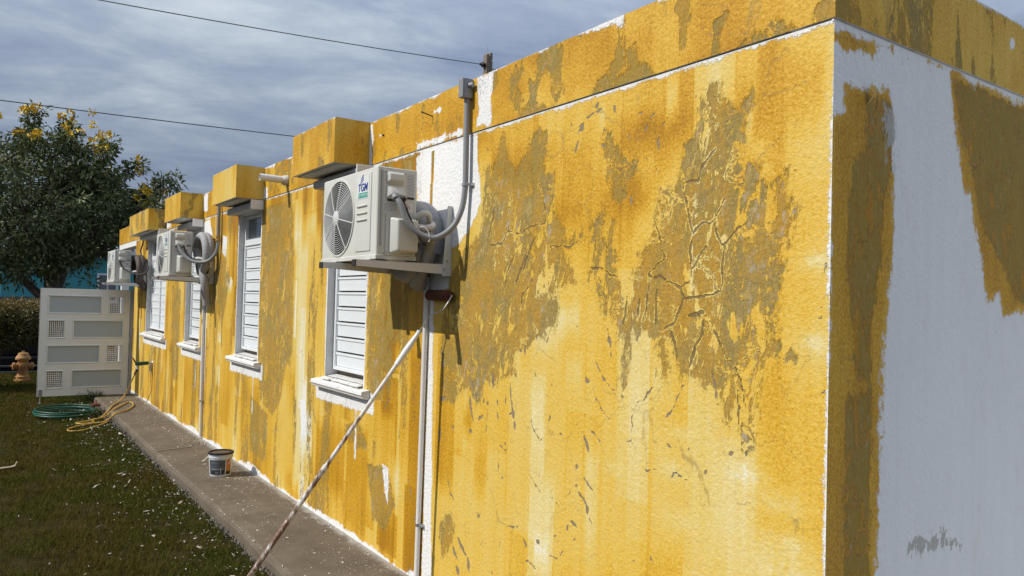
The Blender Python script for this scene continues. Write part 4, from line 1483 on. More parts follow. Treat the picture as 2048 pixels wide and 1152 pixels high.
    bd = MB().box(xb - 0.0006, xb, 0.092, 0.250, 0.318, 0.438).build('badge', M_BADGE, root)
    em = MB()
    for k in range(3):
        z = 0.402 + k * 0.0125
        yl = 0.176 + 0.030 - k * 0.004
        yr = 0.176 - 0.016 + k * 0.003
        n = 7
        top, bot = [], []
        for j in range(n):
            s = j / (n - 1)
            y = yl + (yr - yl) * s
            zz_ = z + 0.016 * s - 0.005 * math.sin(s * math.pi)
            top.append((y, zz_ + 0.0075 * (0.45 + 0.55 * math.sin(s * 2.6))))
            bot.append((y, zz_))
        em.prism(top + bot[::-1], lambda q: (xb - 0.0011, q[0], q[1]), lambda q: (xb - 0.0006, q[0], q[1]))
    em.build('emblem', M_LOGO, bd)
    base = Matrix(((0, 0, -1, 0), (-1, 0, 0, 0), (0, 1, 0, 0), (0, 0, 0, 1)))
    text_mb('TGM', 0.058, Matrix.Translation((xb - 0.0012, 0.172, 0.376)) @ base, bd, 'lettering', M_LOGO, 0.18, bold=0.0016)
    ts = MB().box(xb - 0.0012, xb - 0.0006, 0.106, 0.226, 0.322, 0.350).build('badge_strip', M_TEAL, bd)
    text_mb('DC INVERTER', 0.0195, Matrix.Translation((xb - 0.0018, 0.166, 0.336)) @ base, bd, 'lettering', M_LABEL, 0.1)
    # service side (faces the street corner)
    MB().box(AX0 + 0.030, AX1 - 0.010, -0.003, 0.004, 0.022, 0.458).build('service_panel', M_AC, root, bevel=0.002, seg=1)
    for xs in (AX0 + 0.018, AX0 + 0.024):
        MB().box(xs, xs + 0.003, -0.0035, 0.004, 0.06, 0.455).build('panel_groove', M_INKG if xs < AX0 + 0.02 else M_AC, root)
    for z0, z1, lo in ((0.383, 0.452, 0), (0.305, 0.380, 1)):
        A4 = [(AX0 + 0.045, -0.003, z0), (AX0 + 0.150, -0.003, z0), (AX0 + 0.150, -0.003, z1), (AX0 + 0.045, -0.003, z1)]
        if lo:
            B4 = [(AX0 + 0.070, -0.038, z0 + 0.028), (AX0 + 0.140, -0.038, z0 + 0.020), (AX0 + 0.142, -0.022, z1 - 0.014), (AX0 + 0.062, -0.022, z1 - 0.014)]
        else:
            B4 = [(AX0 + 0.060, -0.026, z0 + 0.022), (AX0 + 0.140, -0.026, z0 + 0.022), (AX0 + 0.142, -0.022, z1 - 0.012), (AX0 + 0.062, -0.022, z1 - 0.012)]
        MB().hexa(A4, B4).build('wiring_cover', M_AC, root, bevel=0.006, seg=3, smooth=35)
    MB().box(AX0 + 0.055, AX0 + 0.138, -0.0042, -0.003, 0.296, 0.312).build('cable_slot', M_INK, root)
    lb = MB().box(AX0 + 0.166, AX0 + 0.214, -0.0036, -0.003, 0.312, 0.452).build('rating_label', M_LABEL, root)
    rl = random.Random(4)
    tx = MB()
    for k in range(15):
        z = 0.443 - k * 0.0078
        x = AX0 + 0.169
        while x < AX0 + 0.209:
            wd = rl.uniform(0.003, 0.010)
            tx.box(x, min(x + wd, AX0 + 0.211), -0.0040, -0.0036, z, z + 0.0042)
            x += wd + 0.0024
    tx.build('label_print', M_INKG, lb)
    MB().box(AX0 + 0.168, AX0 + 0.212, -0.0041, -0.0036, 0.314, 0.328).build('label_bar', M_INK, lb)
    nb = MB().box(AX0 + 0.036, AX0 + 0.120, -0.0036, -0.003, 0.240, 0.286).build('notice_label', M_LABEL, root)
    tx = MB()
    for k in range(6):
        z = 0.279 - k * 0.0068
        x = AX0 + 0.039
        while x < AX0 + 0.114:
            wd = rl.uniform(0.004, 0.013)
            tx.box(x, min(x + wd, AX0 + 0.117), -0.0040, -0.0036, z, z + 0.0035)
            x += wd + 0.003
    tx.build('label_print', M_INKG, nb)
    sb = MB().box(AX0 + 0.136, AX0 + 0.206, -0.0036, -0.003, 0.244, 0.292).build('warning_sticker', M_LABEL, root)
    xx, z = AX0 + 0.170, 0.268
    dm = MB()
    for r0, r1, mm in ((0.020, 0.0165, 0),):
        for k in range(4):
            a, b = k * math.pi / 2, (k + 1) * math.pi / 2
            dm.hexa([(xx + r0 * math.cos(a), -0.0036, z + r0 * math.sin(a)), (xx + r0 * math.cos(b), -0.0036, z + r0 * math.sin(b)), (xx + r1 * math.cos(b), -0.0036, z + r1 * math.sin(b)), (xx + r1 * math.cos(a), -0.0036, z + r1 * math.sin(a))],
                    [(xx + r0 * math.cos(a), -0.0041, z + r0 * math.sin(a)), (xx + r0 * math.cos(b), -0.0041, z + r0 * math.sin(b)), (xx + r1 * math.cos(b), -0.0041, z + r1 * math.sin(b)), (xx + r1 * math.cos(a), -0.0041, z + r1 * math.sin(a))])
    dm.build('warning_diamond', M_RED, sb)
    MB().prism([(xx - .006, z - .008), (xx + .006, z - .008), (xx + .007, z - .001), (xx + .002, z + .009), (xx - .003, z + .003), (xx - .007, z)], lambda q: (q[0], -0.0036, q[1]), lambda q: (q[0], -0.0041, q[1])).build('flame_mark', M_INK, sb)
    MB().prism([(AX0 + 0.048, 0.012), (AX0 + 0.222, 0.012), (AX0 + 0.222, 0.222), (AX0 + 0.060, 0.235), (AX0 + 0.048, 0.225)], lambda q: (q[0], -0.003, q[1]), lambda q: (q[0], -0.010, q[1])).build('valve_plate', M_AC, root, bevel=0.003, seg=2)
    A4 = [(AX0 + 0.066, -0.009, 0.020), (AX0 + 0.218, -0.009, 0.020), (AX0 + 0.218, -0.009, 0.214), (AX0 + 0.066, -0.009, 0.214)]
    B4 = [(AX0 + 0.096, -0.060, 0.036), (AX0 + 0.214, -0.060, 0.036), (AX0 + 0.214, -0.060, 0.200), (AX0 + 0.096, -0.060, 0.200)]
    vc = MB().hexa(A4, B4).build('valve_cover', M_AC, root, bevel=0.010, seg=3, smooth=35)
    MB().box(AX0 + 0.124, AX0 + 0.186, -0.0608, -0.060, 0.128, 0.158).build('cover_label', M_COPPER, vc)
    for x, z in ((AX0 + 0.060, 0.030), (AX0 + 0.205, 0.022), (AX0 + 0.042, 0.452), (AX0 + 0.155, 0.452)):
        MB().lathe((x, -0.003, z), (0, -1, 0), [(0.0, 0), (0.0055, 0.0), (0.0045, 0.010 if z < 0.1 else 0.004), (0.0, 0.011 if z < 0.1 else 0.005)], 10).build('screw', M_STEEL, root, smooth=40)
    return root


ac1 = ac_unit()
ac1.location = (0, 3.60, 1.82)
AC_G = 'outdoor air conditioner units on the yellow wall'
tag(ac1, 'nearest and largest cream outdoor air conditioner, with readable TGM badge', 'air conditioner', AC_G)
ac2 = copy_tree(ac1)
ac2.location = (-0.01, 8.75, 1.815)
tag(ac2, 'middle cream outdoor air conditioner, in front of a grey coiled pipe', 'air conditioner', AC_G)
ac3 = copy_tree(ac1)
ac3.location = (-0.01, 12.78, 1.785)
tag(ac3, 'cream outdoor air conditioner farthest away, mounted above the white gate', 'air conditioner', AC_G)


def bracket():
    root = empty('wall_bracket')
    for y in (-0.02, 0.43):
        mb = MB()    # vertical L channel on the wall
        mb.box(-0.006, -0.0005, y - 0.022, y + 0.030, -0.085, 0.30)
        mb.hexa([(-0.006, y - 0.022, -0.085), (-0.055, y - 0.022, -0.085), (-0.055, y - 0.017, -0.085), (-0.006, y - 0.017, -0.085)],
                [(-0.006, y - 0.022, 0.30), (-0.030, y - 0.022, 0.30), (-0.030, y - 0.017, 0.30), (-0.006, y - 0.017, 0.30)])
        mb.build('wall_post', M_BRACKET, root, bevel=0.0015, seg=1)
        mb = MB()    # arm, tapering outwards
        mb.hexa([(-0.010, y - 0.016, -0.075), (-0.010, y - 0.012, -0.075), (-0.010, y - 0.012, -0.024), (-0.010, y - 0.016, -0.024)],
                [(-0.555, y - 0.016, -0.052), (-0.555, y - 0.012, -0.052), (-0.555, y - 0.012, -0.024), (-0.555, y - 0.016, -0.024)])
        mb.box(-0.555, -0.010, y - 0.0158, y + 0.026, -0.0235, -0.0200)
        mb.build('arm', M_BRACKET, root)
        MB().box(-0.558, -0.552, y - 0.018, y + 0.027, -0.055, -0.020).build('end_cap', M_RUBBER, root, bevel=0.001, seg=1)
        for x in (-0.41, -0.23):
            MB().box(x - 0.03, x + 0.03, y - 0.012, y + 0.024, -0.020, -0.0125).build('rubber_pad', M_RUBBER, root)
        for x, z in ((-0.045, -0.045), (-0.030, 0.0)):
            MB().lathe((x, y - 0.022, z), (0, -1, 0), [(0.0, 0), (0.008, 0.0), (0.006, 0.005), (0.0, 0.006)], 10).build('bolt', M_STEEL, root, smooth=40)
    return root


br1 = bracket()
br1.location = (0, 3.60, 1.82)
BR_G = 'wall brackets under the air conditioners'
tag(br1, 'grey steel wall bracket carrying the nearest air conditioner, above the leaning paint roller', 'bracket', BR_G)
br2 = copy_tree(br1)
br2.location = (-0.003, 8.68, 1.815)
tag(br2, 'grey steel wall bracket carrying the middle air conditioner, with a white downpipe below', 'bracket', BR_G)
br3 = copy_tree(br1)
br3.location = (-0.003, 12.74, 1.785)
tag(br3, 'grey steel wall bracket carrying the farthest air conditioner over the gate', 'bracket', BR_G)


def coil(name, cy, cz, x, Rr, r, mat, tail, label, turns=2.0, small=M_COPPER, ya=0.0):
    root = empty(name, (x, cy, cz))
    mb = MB()
    n = int(36 * turns)
    P = []
    for k in range(n + 1):
        a = R(200) - 2 * math.pi * turns * k / n
        P.append((-r * 1.9 * (k / n - 0.5) * (turns / 2), Rr * math.cos(a), Rr * math.sin(a)))
    P = P + [(P[-1][0] * .4 + t[0], t[1] - cy, t[2] - cz) for t in tail]
    P2 = catmull(P, 3)
    rad = [r * (1 + 0.035 * math.sin(i * 2.1) + 0.03 * mnoise.noise((i * .4, 1, 2))) for i in range(len(P2))]
    mb.tube(P2, rad, 14)
    mb.build('wrapped_pipe', mat, root, smooth=70)
    tag(root, label, 'pipe coil')
    return root


c1 = coil('pipe_coil', 3.855, 1.935, -0.082, 0.185, 0.050, M_WRAP, [(0.03, 3.80, 1.70), (0.055, 3.86, 1.80), (0.075, 3.90, 2.0)], 'thick grey wrapped pipe coil behind the nearest air conditioner')
c2 = coil('pipe_coil', 8.73, 2.045, -0.10, 0.205, 0.044, M_WRAP, [(0.0, 8.62, 1.80), (0.03, 8.64, 1.62), (0.05, 8.66, 1.50)], 'grey ribbed pipe coil standing out behind the middle air conditioner', 1.5)
c3 = coil('pipe_coil', 12.80, 1.96, -0.10, 0.19, 0.05, M_WRAPD, [(0.05, 12.7, 1.76), (0.09, 12.75, 1.7)], 'dark brown wrapped pipe coil behind the farthest air conditioner', 1.5)
# pale service pipes from the valves
for root, pts, mat in ((c1, [(-0.215, 3.575, 2.045), (-0.185, 3.55, 2.062), (-0.150, 3.555, 2.055), (-0.125, 3.60, 2.02), (-0.10, 3.68, 1.99)], M_COPPER),
                       (c1, [(-0.215, 3.57, 1.99), (-0.18, 3.535, 1.985), (-0.142, 3.535, 1.995), (-0.118, 3.57, 2.01), (-0.10, 3.66, 2.03)], M_COPPER),
                       (c1, [(-0.210, 3.575, 1.93), (-0.17, 3.55, 1.94), (-0.135, 3.56, 1.93), (-0.12, 3.61, 1.88), (-0.115, 3.66, 1.80), (-0.11, 3.70, 1.74)], M_WRAP),
                       (c2, [(-0.215, 8.72, 1.99), (-0.17, 8.64, 2.0), (-0.12, 8.60, 1.98), (-0.08, 8.60, 1.90), (-0.07, 8.62, 1.80)], M_COPPER),
                       (c3, [(-0.215, 12.75, 1.92), (-0.16, 12.68, 1.94), (-0.12, 12.66, 1.9), (-0.10, 12.70, 1.82)], M_COPPER)):
    mb = MB()
    mb.tube([tuple(Vector(q) - root.location) for q in catmull(pts, 7)], 0.0165 if mat is M_COPPER else 0.028, 12)
    mb.build('service_pipe', mat, root, smooth=60)

# electrical conduits
cd = empty('electrical_conduit', (0, 3.39, 2.2))
O = Vector((0, 3.39, 2.2))
path = [(-0.345, 3.558, 2.136), (-0.330, 3.53, 2.095), (-0.300, 3.51, 2.01), (-0.240, 3.48, 1.945), (-0.165, 3.45, 1.928), (-0.085, 3.42, 1.985), (-0.042, 3.40, 2.08), (-0.030, 3.388, 2.19), (-0.030, 3.386, 2.30)]
MB().tube([q - O for q in catmull(path, 8)], 0.0155, 12).build('flexible_conduit', M_CONDUIT, cd, smooth=60)
MB().tube([(-0.030, 3.386 - O.y, 0.08), (-0.030, 3.392 - O.y, 0.47)], 0.0155, 12).build('rigid_conduit', M_CONDUIT, cd, smooth=60)
MB().lathe(Vector((-0.347, 3.562, 2.143)) - O, (0.02, -0.4, -0.6), [(0.0, 0), (0.021, 0.0), (0.021, 0.02), (0.0175, 0.024), (0.0, 0.026)], 12).build('gland', M_CONDUIT, cd, smooth=40)
bx = MB().box(-0.066, -0.0085, 3.366 - O.y, 3.412 - O.y, 0.468, 0.572).build('junction_box', M_CONDUIT, cd, bevel=0.007, seg=2, smooth=35)
MB().box(-0.073, -0.066, 3.367 - O.y, 3.411 - O.y, 0.470, 0.570).build('box_lid', M_CONDUIT, bx, bevel=0.003, seg=2)
MB().lathe((-0.034, 3.366 - O.y + 0.002, 0.535), (0.5, -1, 0), [(0.0, 0), (0.014, 0.0), (0.014, 0.026), (0.0, 0.028)], 14).build('side_entry', M_CONDUIT, bx, smooth=40)
for z in (2.215,):
    st = MB().lathe((-0.030, 3.387 - O.y, z - O.z - 0.008), (0, 0, 1), [(0.0165, 0), (0.019, 0.0), (0.019, 0.016), (0.0165, 0.016)], 14)
    st.box(-0.016, -0.001, 3.345 - O.y, 3.372 - O.y, z - O.z - 0.008, z - O.z + 0.008)
    st.build('pipe_strap', M_PIPECLIP, cd, smooth=40)
MB().tube([Vector(q) - O for q in catmull([(-0.245, 3.50, 1.965), (-0.232, 3.475, 1.985), (-0.205, 3.455, 1.96), (-0.20, 3.45, 1.915), (-0.205, 3.452, 1.905)], 5)], 0.0022, 6).build('cable_tie', M_WHITEPL, cd, smooth=60)
MB().tube([Vector(q) - O for q in catmull([(-0.303, 3.556, 2.126), (-0.295, 3.548, 2.09), (-0.262, 3.525, 2.0), (-0.225, 3.51, 1.925), (-0.195, 3.50, 1.895), (-0.17, 3.56, 1.90)], 8)], 0.0065, 8).build('power_cable', M_BLACK, cd, smooth=60)
MB().lathe(Vector((-0.303, 3.560, 2.136)) - O, (0.0, -0.5, -0.5), [(0.0, 0), (0.014, 0.0), (0.014, 0.018), (0.0, 0.02)], 10).build('gland', M_BLACK, cd, smooth=40)
tag(cd, 'grey electrical conduit looping from the nearest air conditioner up to a box at the parapet', 'conduit')

cd2 = empty('electrical_conduit', (0, 8.39, 2.2))
O = Vector((0, 8.39, 2.2))
path = [(-0.36, 8.708, 2.135), (-0.34, 8.68, 2.07), (-0.28, 8.62, 1.99), (-0.20, 8.55, 1.955), (-0.11, 8.47, 1.97), (-0.05, 8.41, 2.05), (-0.035, 8.39, 2.13), (-0.035, 8.39, 2.2)]
MB().tube([q - O for q in catmull(path, 8)], 0.018, 12).build('flexible_conduit', M_CONDUIT, cd2, smooth=60)
MB().tube([(-0.035, 0, 0.0), (-0.035, 0.0, 0.40)], 0.018, 12).build('rigid_conduit', M_CONDUIT, cd2, smooth=60)
MB().lathe((-0.035, 0, -0.02), (0, 0, 1), [(0.018, 0), (0.027, 0.0), (0.027, 0.02), (0.021, 0.022), (0.021, 0.045), (0.026, 0.046), (0.026, 0.06), (0.018, 0.06)], 10).build('brass_coupling', M_BRASS, cd2, smooth=30)
MB().tube([Vector(q) - O for q in catmull([(-0.31, 8.708, 2.13), (-0.29, 8.68, 2.06), (-0.22, 8.62, 1.98), (-0.15, 8.58, 1.96), (-0.10, 8.56, 1.93), (-0.085, 8.57, 1.86), (-0.09, 8.6, 1.84)], 8)], 0.009, 8).build('power_cable', M_BLACK, cd2, smooth=60)
tag(cd2, 'grey conduit with brass coupling dropping from the hood beside the middle air conditioner', 'conduit')

cb_ = empty('black_cable', (0, 12.8, 2.2))
O = Vector((0, 12.8, 2.2))
MB().tube([Vector(q) - O for q in catmull([(-0.37, 12.735, 2.08), (-0.34, 12.70, 2.0), (-0.26, 12.62, 1.93), (-0.15, 12.5, 1.89), (-0.06, 12.42, 1.93), (-0.03, 12.45, 2.02), (-0.04, 12.75, 2.12), (-0.06, 12.95, 2.25), (-0.05, 12.85, 2.38), (-0.06, 12.7, 2.485)], 8)], 0.011, 8).build('cable_sheath', M_BLACK, cb_, smooth=60)
tag(cb_, 'black cable looping from the farthest air conditioner up under the window hood', 'cable')

# white downpipes
DP_G = 'white condensate downpipes'
def downpipe(y0, y1, ztop, r, zs, label):
    o = empty('white_downpipe', (-r - 0.003, y1, 0.0))
    MB().tube([(0, 0, 0.012), (0, (y0 - y1) * 0.6, ztop * 0.6), (0.0, y0 - y1, ztop)], r, 14).build('pipe', M_PVC, o, smooth=60)
    for z in zs:
        yy = (y0 - y1) * z / ztop
        st = MB().lathe((0, yy, z - 0.007), (0, 0, 1), [(r + 0.0005, 0), (r + 0.003, 0.0), (r + 0.003, 0.014), (r + 0.0005, 0.014)], 14)
        st.box(-0.004, r + 0.002, yy - r - 0.024, yy - r - 0.001, z - 0.007, z + 0.007)
        st.build('pipe_strap', M_PIPECLIP, o, smooth=40)
        MB().lathe((-0.004, yy - r - 0.013, z), (-1, 0, 0), [(0, 0), (0.005, 0), (0.004, 0.004), (0, 0.005)], 8).build('screw', M_STEEL, o)
    tag(o, label, 'downpipe', DP_G)
downpipe(3.795, 3.822, 1.735, 0.0150, (0.33, 1.66), 'white downpipe just left of the paint roller, running down from the nearest air conditioner')
downpipe(8.985, 8.93, 1.72, 0.017, (0.42, 1.5), 'white downpipe under the middle air conditioner, right of the third window')

# ------------------------------------------------------------------ paint roller on its pole
pr = empty('paint_roller', (-1.09, 3.99, -0.1))
O = Vector((-1.09, 3.99, -0.1))
rc = Vector((-0.033, 3.625, 1.632))
mb = MB()
prof_ = []
for k in range(15):
    h_ = k / 14 * 0.245
    rr = 0.029 if 0 < k < 14 else 0.022
    prof_.append((rr + 0.0015 * math.sin(k * 2.3), h_))
mb.lathe(rc + Vector((0, 0.125, 0)) - O, (0, -1, 0), [(0, 0)] + prof_ + [(0, 0.245)], 22)
mb.build('roller_nap', M_ROLLER, pr, smooth=50)
end = rc + Vector((0, -0.126, 0))
MB().lathe(end - O, (0, -1, 0), [(0.0, -0.001), (0.017, 0.0), (0.015, 0.006), (0.0, 0.008)], 14).build('end_cap', M_ROLLER, pr, smooth=40)
hand0 = Vector((-0.13, 3.655, 1.435))
wire = [end + Vector((0, 0.02, 0)), end + Vector((-0.003, -0.016, -0.002)), end + Vector((-0.022, -0.014, -0.035)), end + Vector((-0.042, 0.0, -0.075)), end + Vector((-0.056, 0.030, -0.092)), end + Vector((-0.062, 0.075, -0.100)), end + Vector((-0.068, 0.100, -0.108)), hand0]
MB().tube([q - O for q in wire], 0.0038, 8).build('wire_frame', M_STEEL, pr, smooth=60)
foot = O.copy()
axis = (foot - hand0).normalized()
hp = [(0.0, 0.0), (0.016, 0.002), (0.013, 0.012), (0.012, 0.03), (0.0165, 0.08), (0.0185, 0.13), (0.0165, 0.17), (0.0150, 0.215), (0.0165, 0.22), (0.0, 0.222)]
MB().lathe(hand0 - O, axis, hp, 16).build('handle', M_WHITEPL, pr, smooth=40)
p0 = hand0 + axis * 0.20
L_ = (foot - p0).length
MB().tube([p0 - O, p0 + axis * L_ * 0.42 - O], 0.0115, 14).build('pole', M_POLE, pr, smooth=60)
MB().tube([p0 + axis * (L_ * 0.40) - O, p0 + axis * (L_ - 0.02) - O], 0.0140, 14).build('pole', M_POLE, pr, smooth=60)
MB().tube([p0 + axis * (L_ * 0.40) - O, p0 + axis * (L_ * 0.40 + 0.04) - O], 0.0160, 14).build('locking_collar', M_POLE, pr, smooth=60)
MB().tube([p0 + axis * (L_ - 0.05) - O, p0 + axis * L_ - O], 0.0160, 12).build('foot_grip', M_REDBR, pr, smooth=60)
tag(pr, 'paint roller with rust-brown nap on a long paint-splashed pole leaning against the wall', 'paint roller')

# ------------------------------------------------------------------ bucket
bk = empty('paint_bucket', (-0.285, 7.02, 0.0))
mb = MB()
mb.lathe((0, 0, 0), (0, 0, 1), [(0.0, 0.001), (0.086, 0.001), (0.089, 0.006), (0.1005, 0.165), (0.105, 0.166), (0.105, 0.180), (0.102, 0.182), (0.102, 0.190), (0.107, 0.191), (0.107, 0.207), (0.099, 0.207), (0.0975, 0.175), (0.0, 0.172)], 40)
mb.build('pail', M_BUCKET, bk, smooth=35)
mb = MB()
mb.lathe((0, 0, 0.196), (0, 0, 1), [(0.1075, 0.0), (0.111, 0.002), (0.111, 0.016), (0.104, 0.019), (0.093, 0.018), (0.093, 0.008)], 40)
mb.build('lid_ring', M_LID, bk, smooth=35)
MB().lathe((0, 0, 0.203), (0, 0, 1), [(0.0935, 0.0), (0.07, 0.003), (0.03, 0.0015), (0.0, 0.003)], 30).build('paint_skin', M_SLUDGE, bk, smooth=60)
def wrap(a0, a1, z0, z1, mat, name, off=0.0008):
    mb = MB()
    n = max(3, int((a1 - a0) / 6))
    for k in range(n):
        b0, b1 = R(a0 + (a1 - a0) * k / n), R(a0 + (a1 - a0) * (k + 1) / n)
        q = []
        for (b, z) in ((b0, z0), (b1, z0), (b1, z1), (b0, z1)):
            rr = 0.089 + (0.1005 - 0.089) * (z - 0.006) / 0.159 + off
            q.append((rr * math.cos(b), rr * math.sin(b), z))
        mb.quad(*q)
    return mb.build(name, mat, bk)
wrap(190, 280, 0.022, 0.152, M_BLABEL, 'label')
wrap(286, 316, 0.05, 0.155, M_BORANGE, 'label')
wrap(286, 316, 0.022, 0.0495, M_LID, 'label')
for z0, z1, a0, a1, mt in ((0.128, 0.131, 205, 262, M_INKG), (0.118, 0.121, 205, 250, M_INKG), (0.095, 0.097, 205, 268, M_INKG), (0.072, 0.075, 205, 272, M_LABEL), (0.030, 0.055, 203, 243, M_LID), (0.036, 0.048, 228, 242, M_INKG), (0.030, 0.085, 256, 258, M_LABEL), (0.028, 0.068, 264, 274, M_LID), (0.152, 0.155, 190, 282, M_LABEL)):
    wrap(a0, a1, z0, z1, mt, 'label_print', 0.0016)
hd = catmull([(-0.108, -0.02, 0.176), (-0.125, -0.05, 0.165), (-0.10, -0.11, 0.140), (0.0, -0.128, 0.128), (0.06, -0.112, 0.142), (0.092, -0.065, 0.170), (0.094, -0.055, 0.18)], 6)
MB().tube([(-0.108, 0.0, 0.178), (-0.145, -0.012, 0.150), (-0.165, -0.02, 0.143)], 0.003, 6).tube([(0.075, -0.078, 0.178), (0.055, -0.105, 0.135), (0.035, -0.118, 0.118)], 0.003, 6).build('handle', M_WHITEPL, bk, smooth=60)
tag(bk, 'small white paint bucket with slate and orange label standing on the walkway', 'bucket')

# ------------------------------------------------------------------ gate
GX0, GX1, GYY, GZ0, GZ1 = -1.335, -0.115, 13.42, 0.015, 1.655
gt = empty('gate', (GX1, GYY, 0.0))
gw, gh = GX1 - GX0, GZ1 - GZ0
rows = [(0.072, 0.225, (0.095, 0.660), (0.765, 0.925)), (0.303, 0.455, (0.370, 0.918), (0.097, 0.262)), (0.538, 0.690, (0.095, 0.655), (0.755, 0.918)), (0.772, 0.922, (0.370, 0.915), (0.095, 0.262))]
TH = 0.02
def gx(u): return -gw + u * gw
def gz(v): return GZ1 - v * gh
lf = MB()
zc = [GZ1]
# rails and stiles as a leaf with real openings
def slab(u0, u1, v0, v1): lf.box(gx(u0), gx(u1), -TH, TH, gz(v1), gz(v0))
prev = 0.0
for v0, v1, ga, me_ in rows:
    slab(0.0, 1.0, prev, v0)
    a, b = sorted([ga, me_])
    slab(0.0, a[0], v0, v1); slab(a[1], b[0], v0, v1); slab(b[1], 1.0, v0, v1)
    prev = v1
slab(0.0, 1.0, prev, 1.0)
lf.build('leaf_frame', M_GATE, gt)
# a raised stile line on the free edge
MB().box(gx(0.0) - 0.002, gx(0.0) + 0.004, -TH - 0.003, TH + 0.003, GZ0, GZ1).build('edge_profile', M_RAIL, gt)
lat_cache = {}
for v0, v1, ga, me_ in rows:
    for (u0, u1), isg in ((ga, True), (me_, False)):
        x0, x1, z0, z1 = gx(u0), gx(u1), gz(v1), gz(v0)
        fr = MB()
        s = 0.020
        for sgn in (-1,):
            ya, yb = -TH - 0.011, -TH + 0.010
            fr.hexa([(x0 - s, -TH, z0 - s), (x1 + s, -TH, z0 - s), (x1, -TH, z0), (x0, -TH, z0)], [(x0 - s * .5, ya, z0 - s * .6), (x1 + s * .5, ya, z0 - s * .6), (x1 - .002, ya + .004, z0 - .001), (x0 + .002, ya + .004, z0 - .001)])
            fr.hexa([(x0 - s, -TH, z1 + s), (x1 + s, -TH, z1 + s), (x1, -TH, z1), (x0, -TH, z1)], [(x0 - s * .5, ya, z1 + s * .6), (x1 + s * .5, ya, z1 + s * .6), (x1 - .002, ya + .004, z1 + .001), (x0 + .002, ya + .004, z1 + .001)])
            fr.hexa([(x0 - s, -TH, z0 - s), (x0 - s, -TH, z1 + s), (x0, -TH, z1), (x0, -TH, z0)], [(x0 - s * .6, ya, z0 - s * .5), (x0 - s * .6, ya, z1 + s * .5), (x0 - .001, ya + .004, z1 - .002), (x0 - .001, ya + .004, z0 + .002)])
            fr.hexa([(x1 + s, -TH, z0 - s), (x1 + s, -TH, z1 + s), (x1, -TH, z1), (x1, -TH, z0)], [(x1 + s * .6, ya, z0 - s * .5), (x1 + s * .6, ya, z1 + s * .5), (x1 + .001, ya + .004, z1 - .002), (x1 + .001, ya + .004, z0 + .002)])
        f_o = fr.build('panel_moulding', M_GATE, gt)
        if isg:
            MB().box(x0 + 0.0005, x1 - 0.0005, -0.006, 0.002, z0 + 0.0005, z1 - 0.0005).build('frosted_pane', M_FROST, gt)
        else:
            la = MB()
            n = 8
            for k in range(n + 1):
                xx = x0 + (x1 - x0) * k / n
                la.box(max(x0, xx - 0.0045), min(x1, xx + 0.0045), -0.008, -0.003, z0 + 0.001, z1 - 0.001)
                zz_ = z0 + (z1 - z0) * k / n
                la.box(x0 + 0.001, x1 - 0.001, -0.0035, 0.002, max(z0 + .001, zz_ - 0.0045), min(z1 - .001, zz_ + 0.0045))
            la.build('lattice', M_LATTICE, gt)
# hinge post and hinges
MB().box(0.012, 0.052, -0.02, 0.02, 0.001, GZ1 + 0.03).build('hinge_post', M_RAIL, gt, bevel=0.003, seg=1)
for z in (0.25, 0.80, 1.40):
    MB().cyl((0.006, -0.024, z), (0.006, -0.024, z + 0.09), 0.009, n=12).build('hinge', M_STEEL, gt, smooth=40)
# drop bolt at the free foot
db = MB()
db.box(gx(0.012), gx(0.055), -TH - 0.012, -TH, 0.02, 0.125)
dbo = db.build('drop_bolt', M_STEEL, gt, bevel=0.003, seg=1)
for u in (0.022, 0.034, 0.046):
    MB().box(gx(u) - 0.002, gx(u) + 0.002, -TH - 0.015, -TH - 0.012, 0.03, 0.118).build('slot', M_RUBBER, dbo)
MB().cyl((gx(0.033), -TH - 0.008, -0.095), (gx(0.033), -TH - 0.008, 0.03), 0.007, n=10).build('bolt_rod', M_STEEL, dbo, smooth=40)
MB().lathe((gx(0.033), -TH - 0.008, -0.098), (0, 0, 1), [(0, 0), (0.018, 0.0), (0.018, 0.02), (0.008, 0.024), (0, 0.024)], 12).build('bolt_foot', M_STEEL, dbo, smooth=40)
tag(gt, 'white garden gate standing open, with frosted panes and small lattice squares', 'gate')

# ------------------------------------------------------------------ tap and hoses
tp = empty('garden_tap', (0, 12.02, 0.60))
MB().cyl((0.0, 0, 0), (-0.05, 0, 0.0), 0.013, n=12).build('pipe_stub', M_STEEL, tp, smooth=40)
MB().lathe((0, 0, 0), (-1, 0, 0), [(0, 0.001), (0.035, 0.001), (0.030, 0.008), (0.015, 0.01)], 16).build('flange', M_STEEL, tp, smooth=40)
MB().prism([(-0.05, -0.022), (-0.19, -0.035), (-0.225, -0.028), (-0.225, 0.012), (-0.19, 0.020), (-0.05, 0.026)], lambda q: (q[0], -0.022, q[1]), lambda q: (q[0], 0.022, q[1])).build('tap_body', M_GREENPL, tp, bevel=0.006, seg=2, smooth=40)
MB().tube([(-0.215, 0, 0.0), (-0.235, -0.005, 0.035), (-0.262, -0.01, 0.085)], [0.012, 0.010, 0.008], 8).build('lever', M_BLACK, tp, smooth=50)
MB().tube([(-0.20, 0, -0.02), (-0.205, 0, -0.055), (-0.195, 0, -0.085)], [0.017, 0.015, 0.016], 10).build('outlet', M_WHITEPL, tp, smooth=50)
MB().box(-0.035, -0.012, -0.03, 0.03, -0.12, -0.02).build('wall_clip', M_STEEL, tp, bevel=0.003, seg=1)
tag(tp, 'green plastic garden tap with black lever sticking out of the yellow wall by the gate', 'tap')

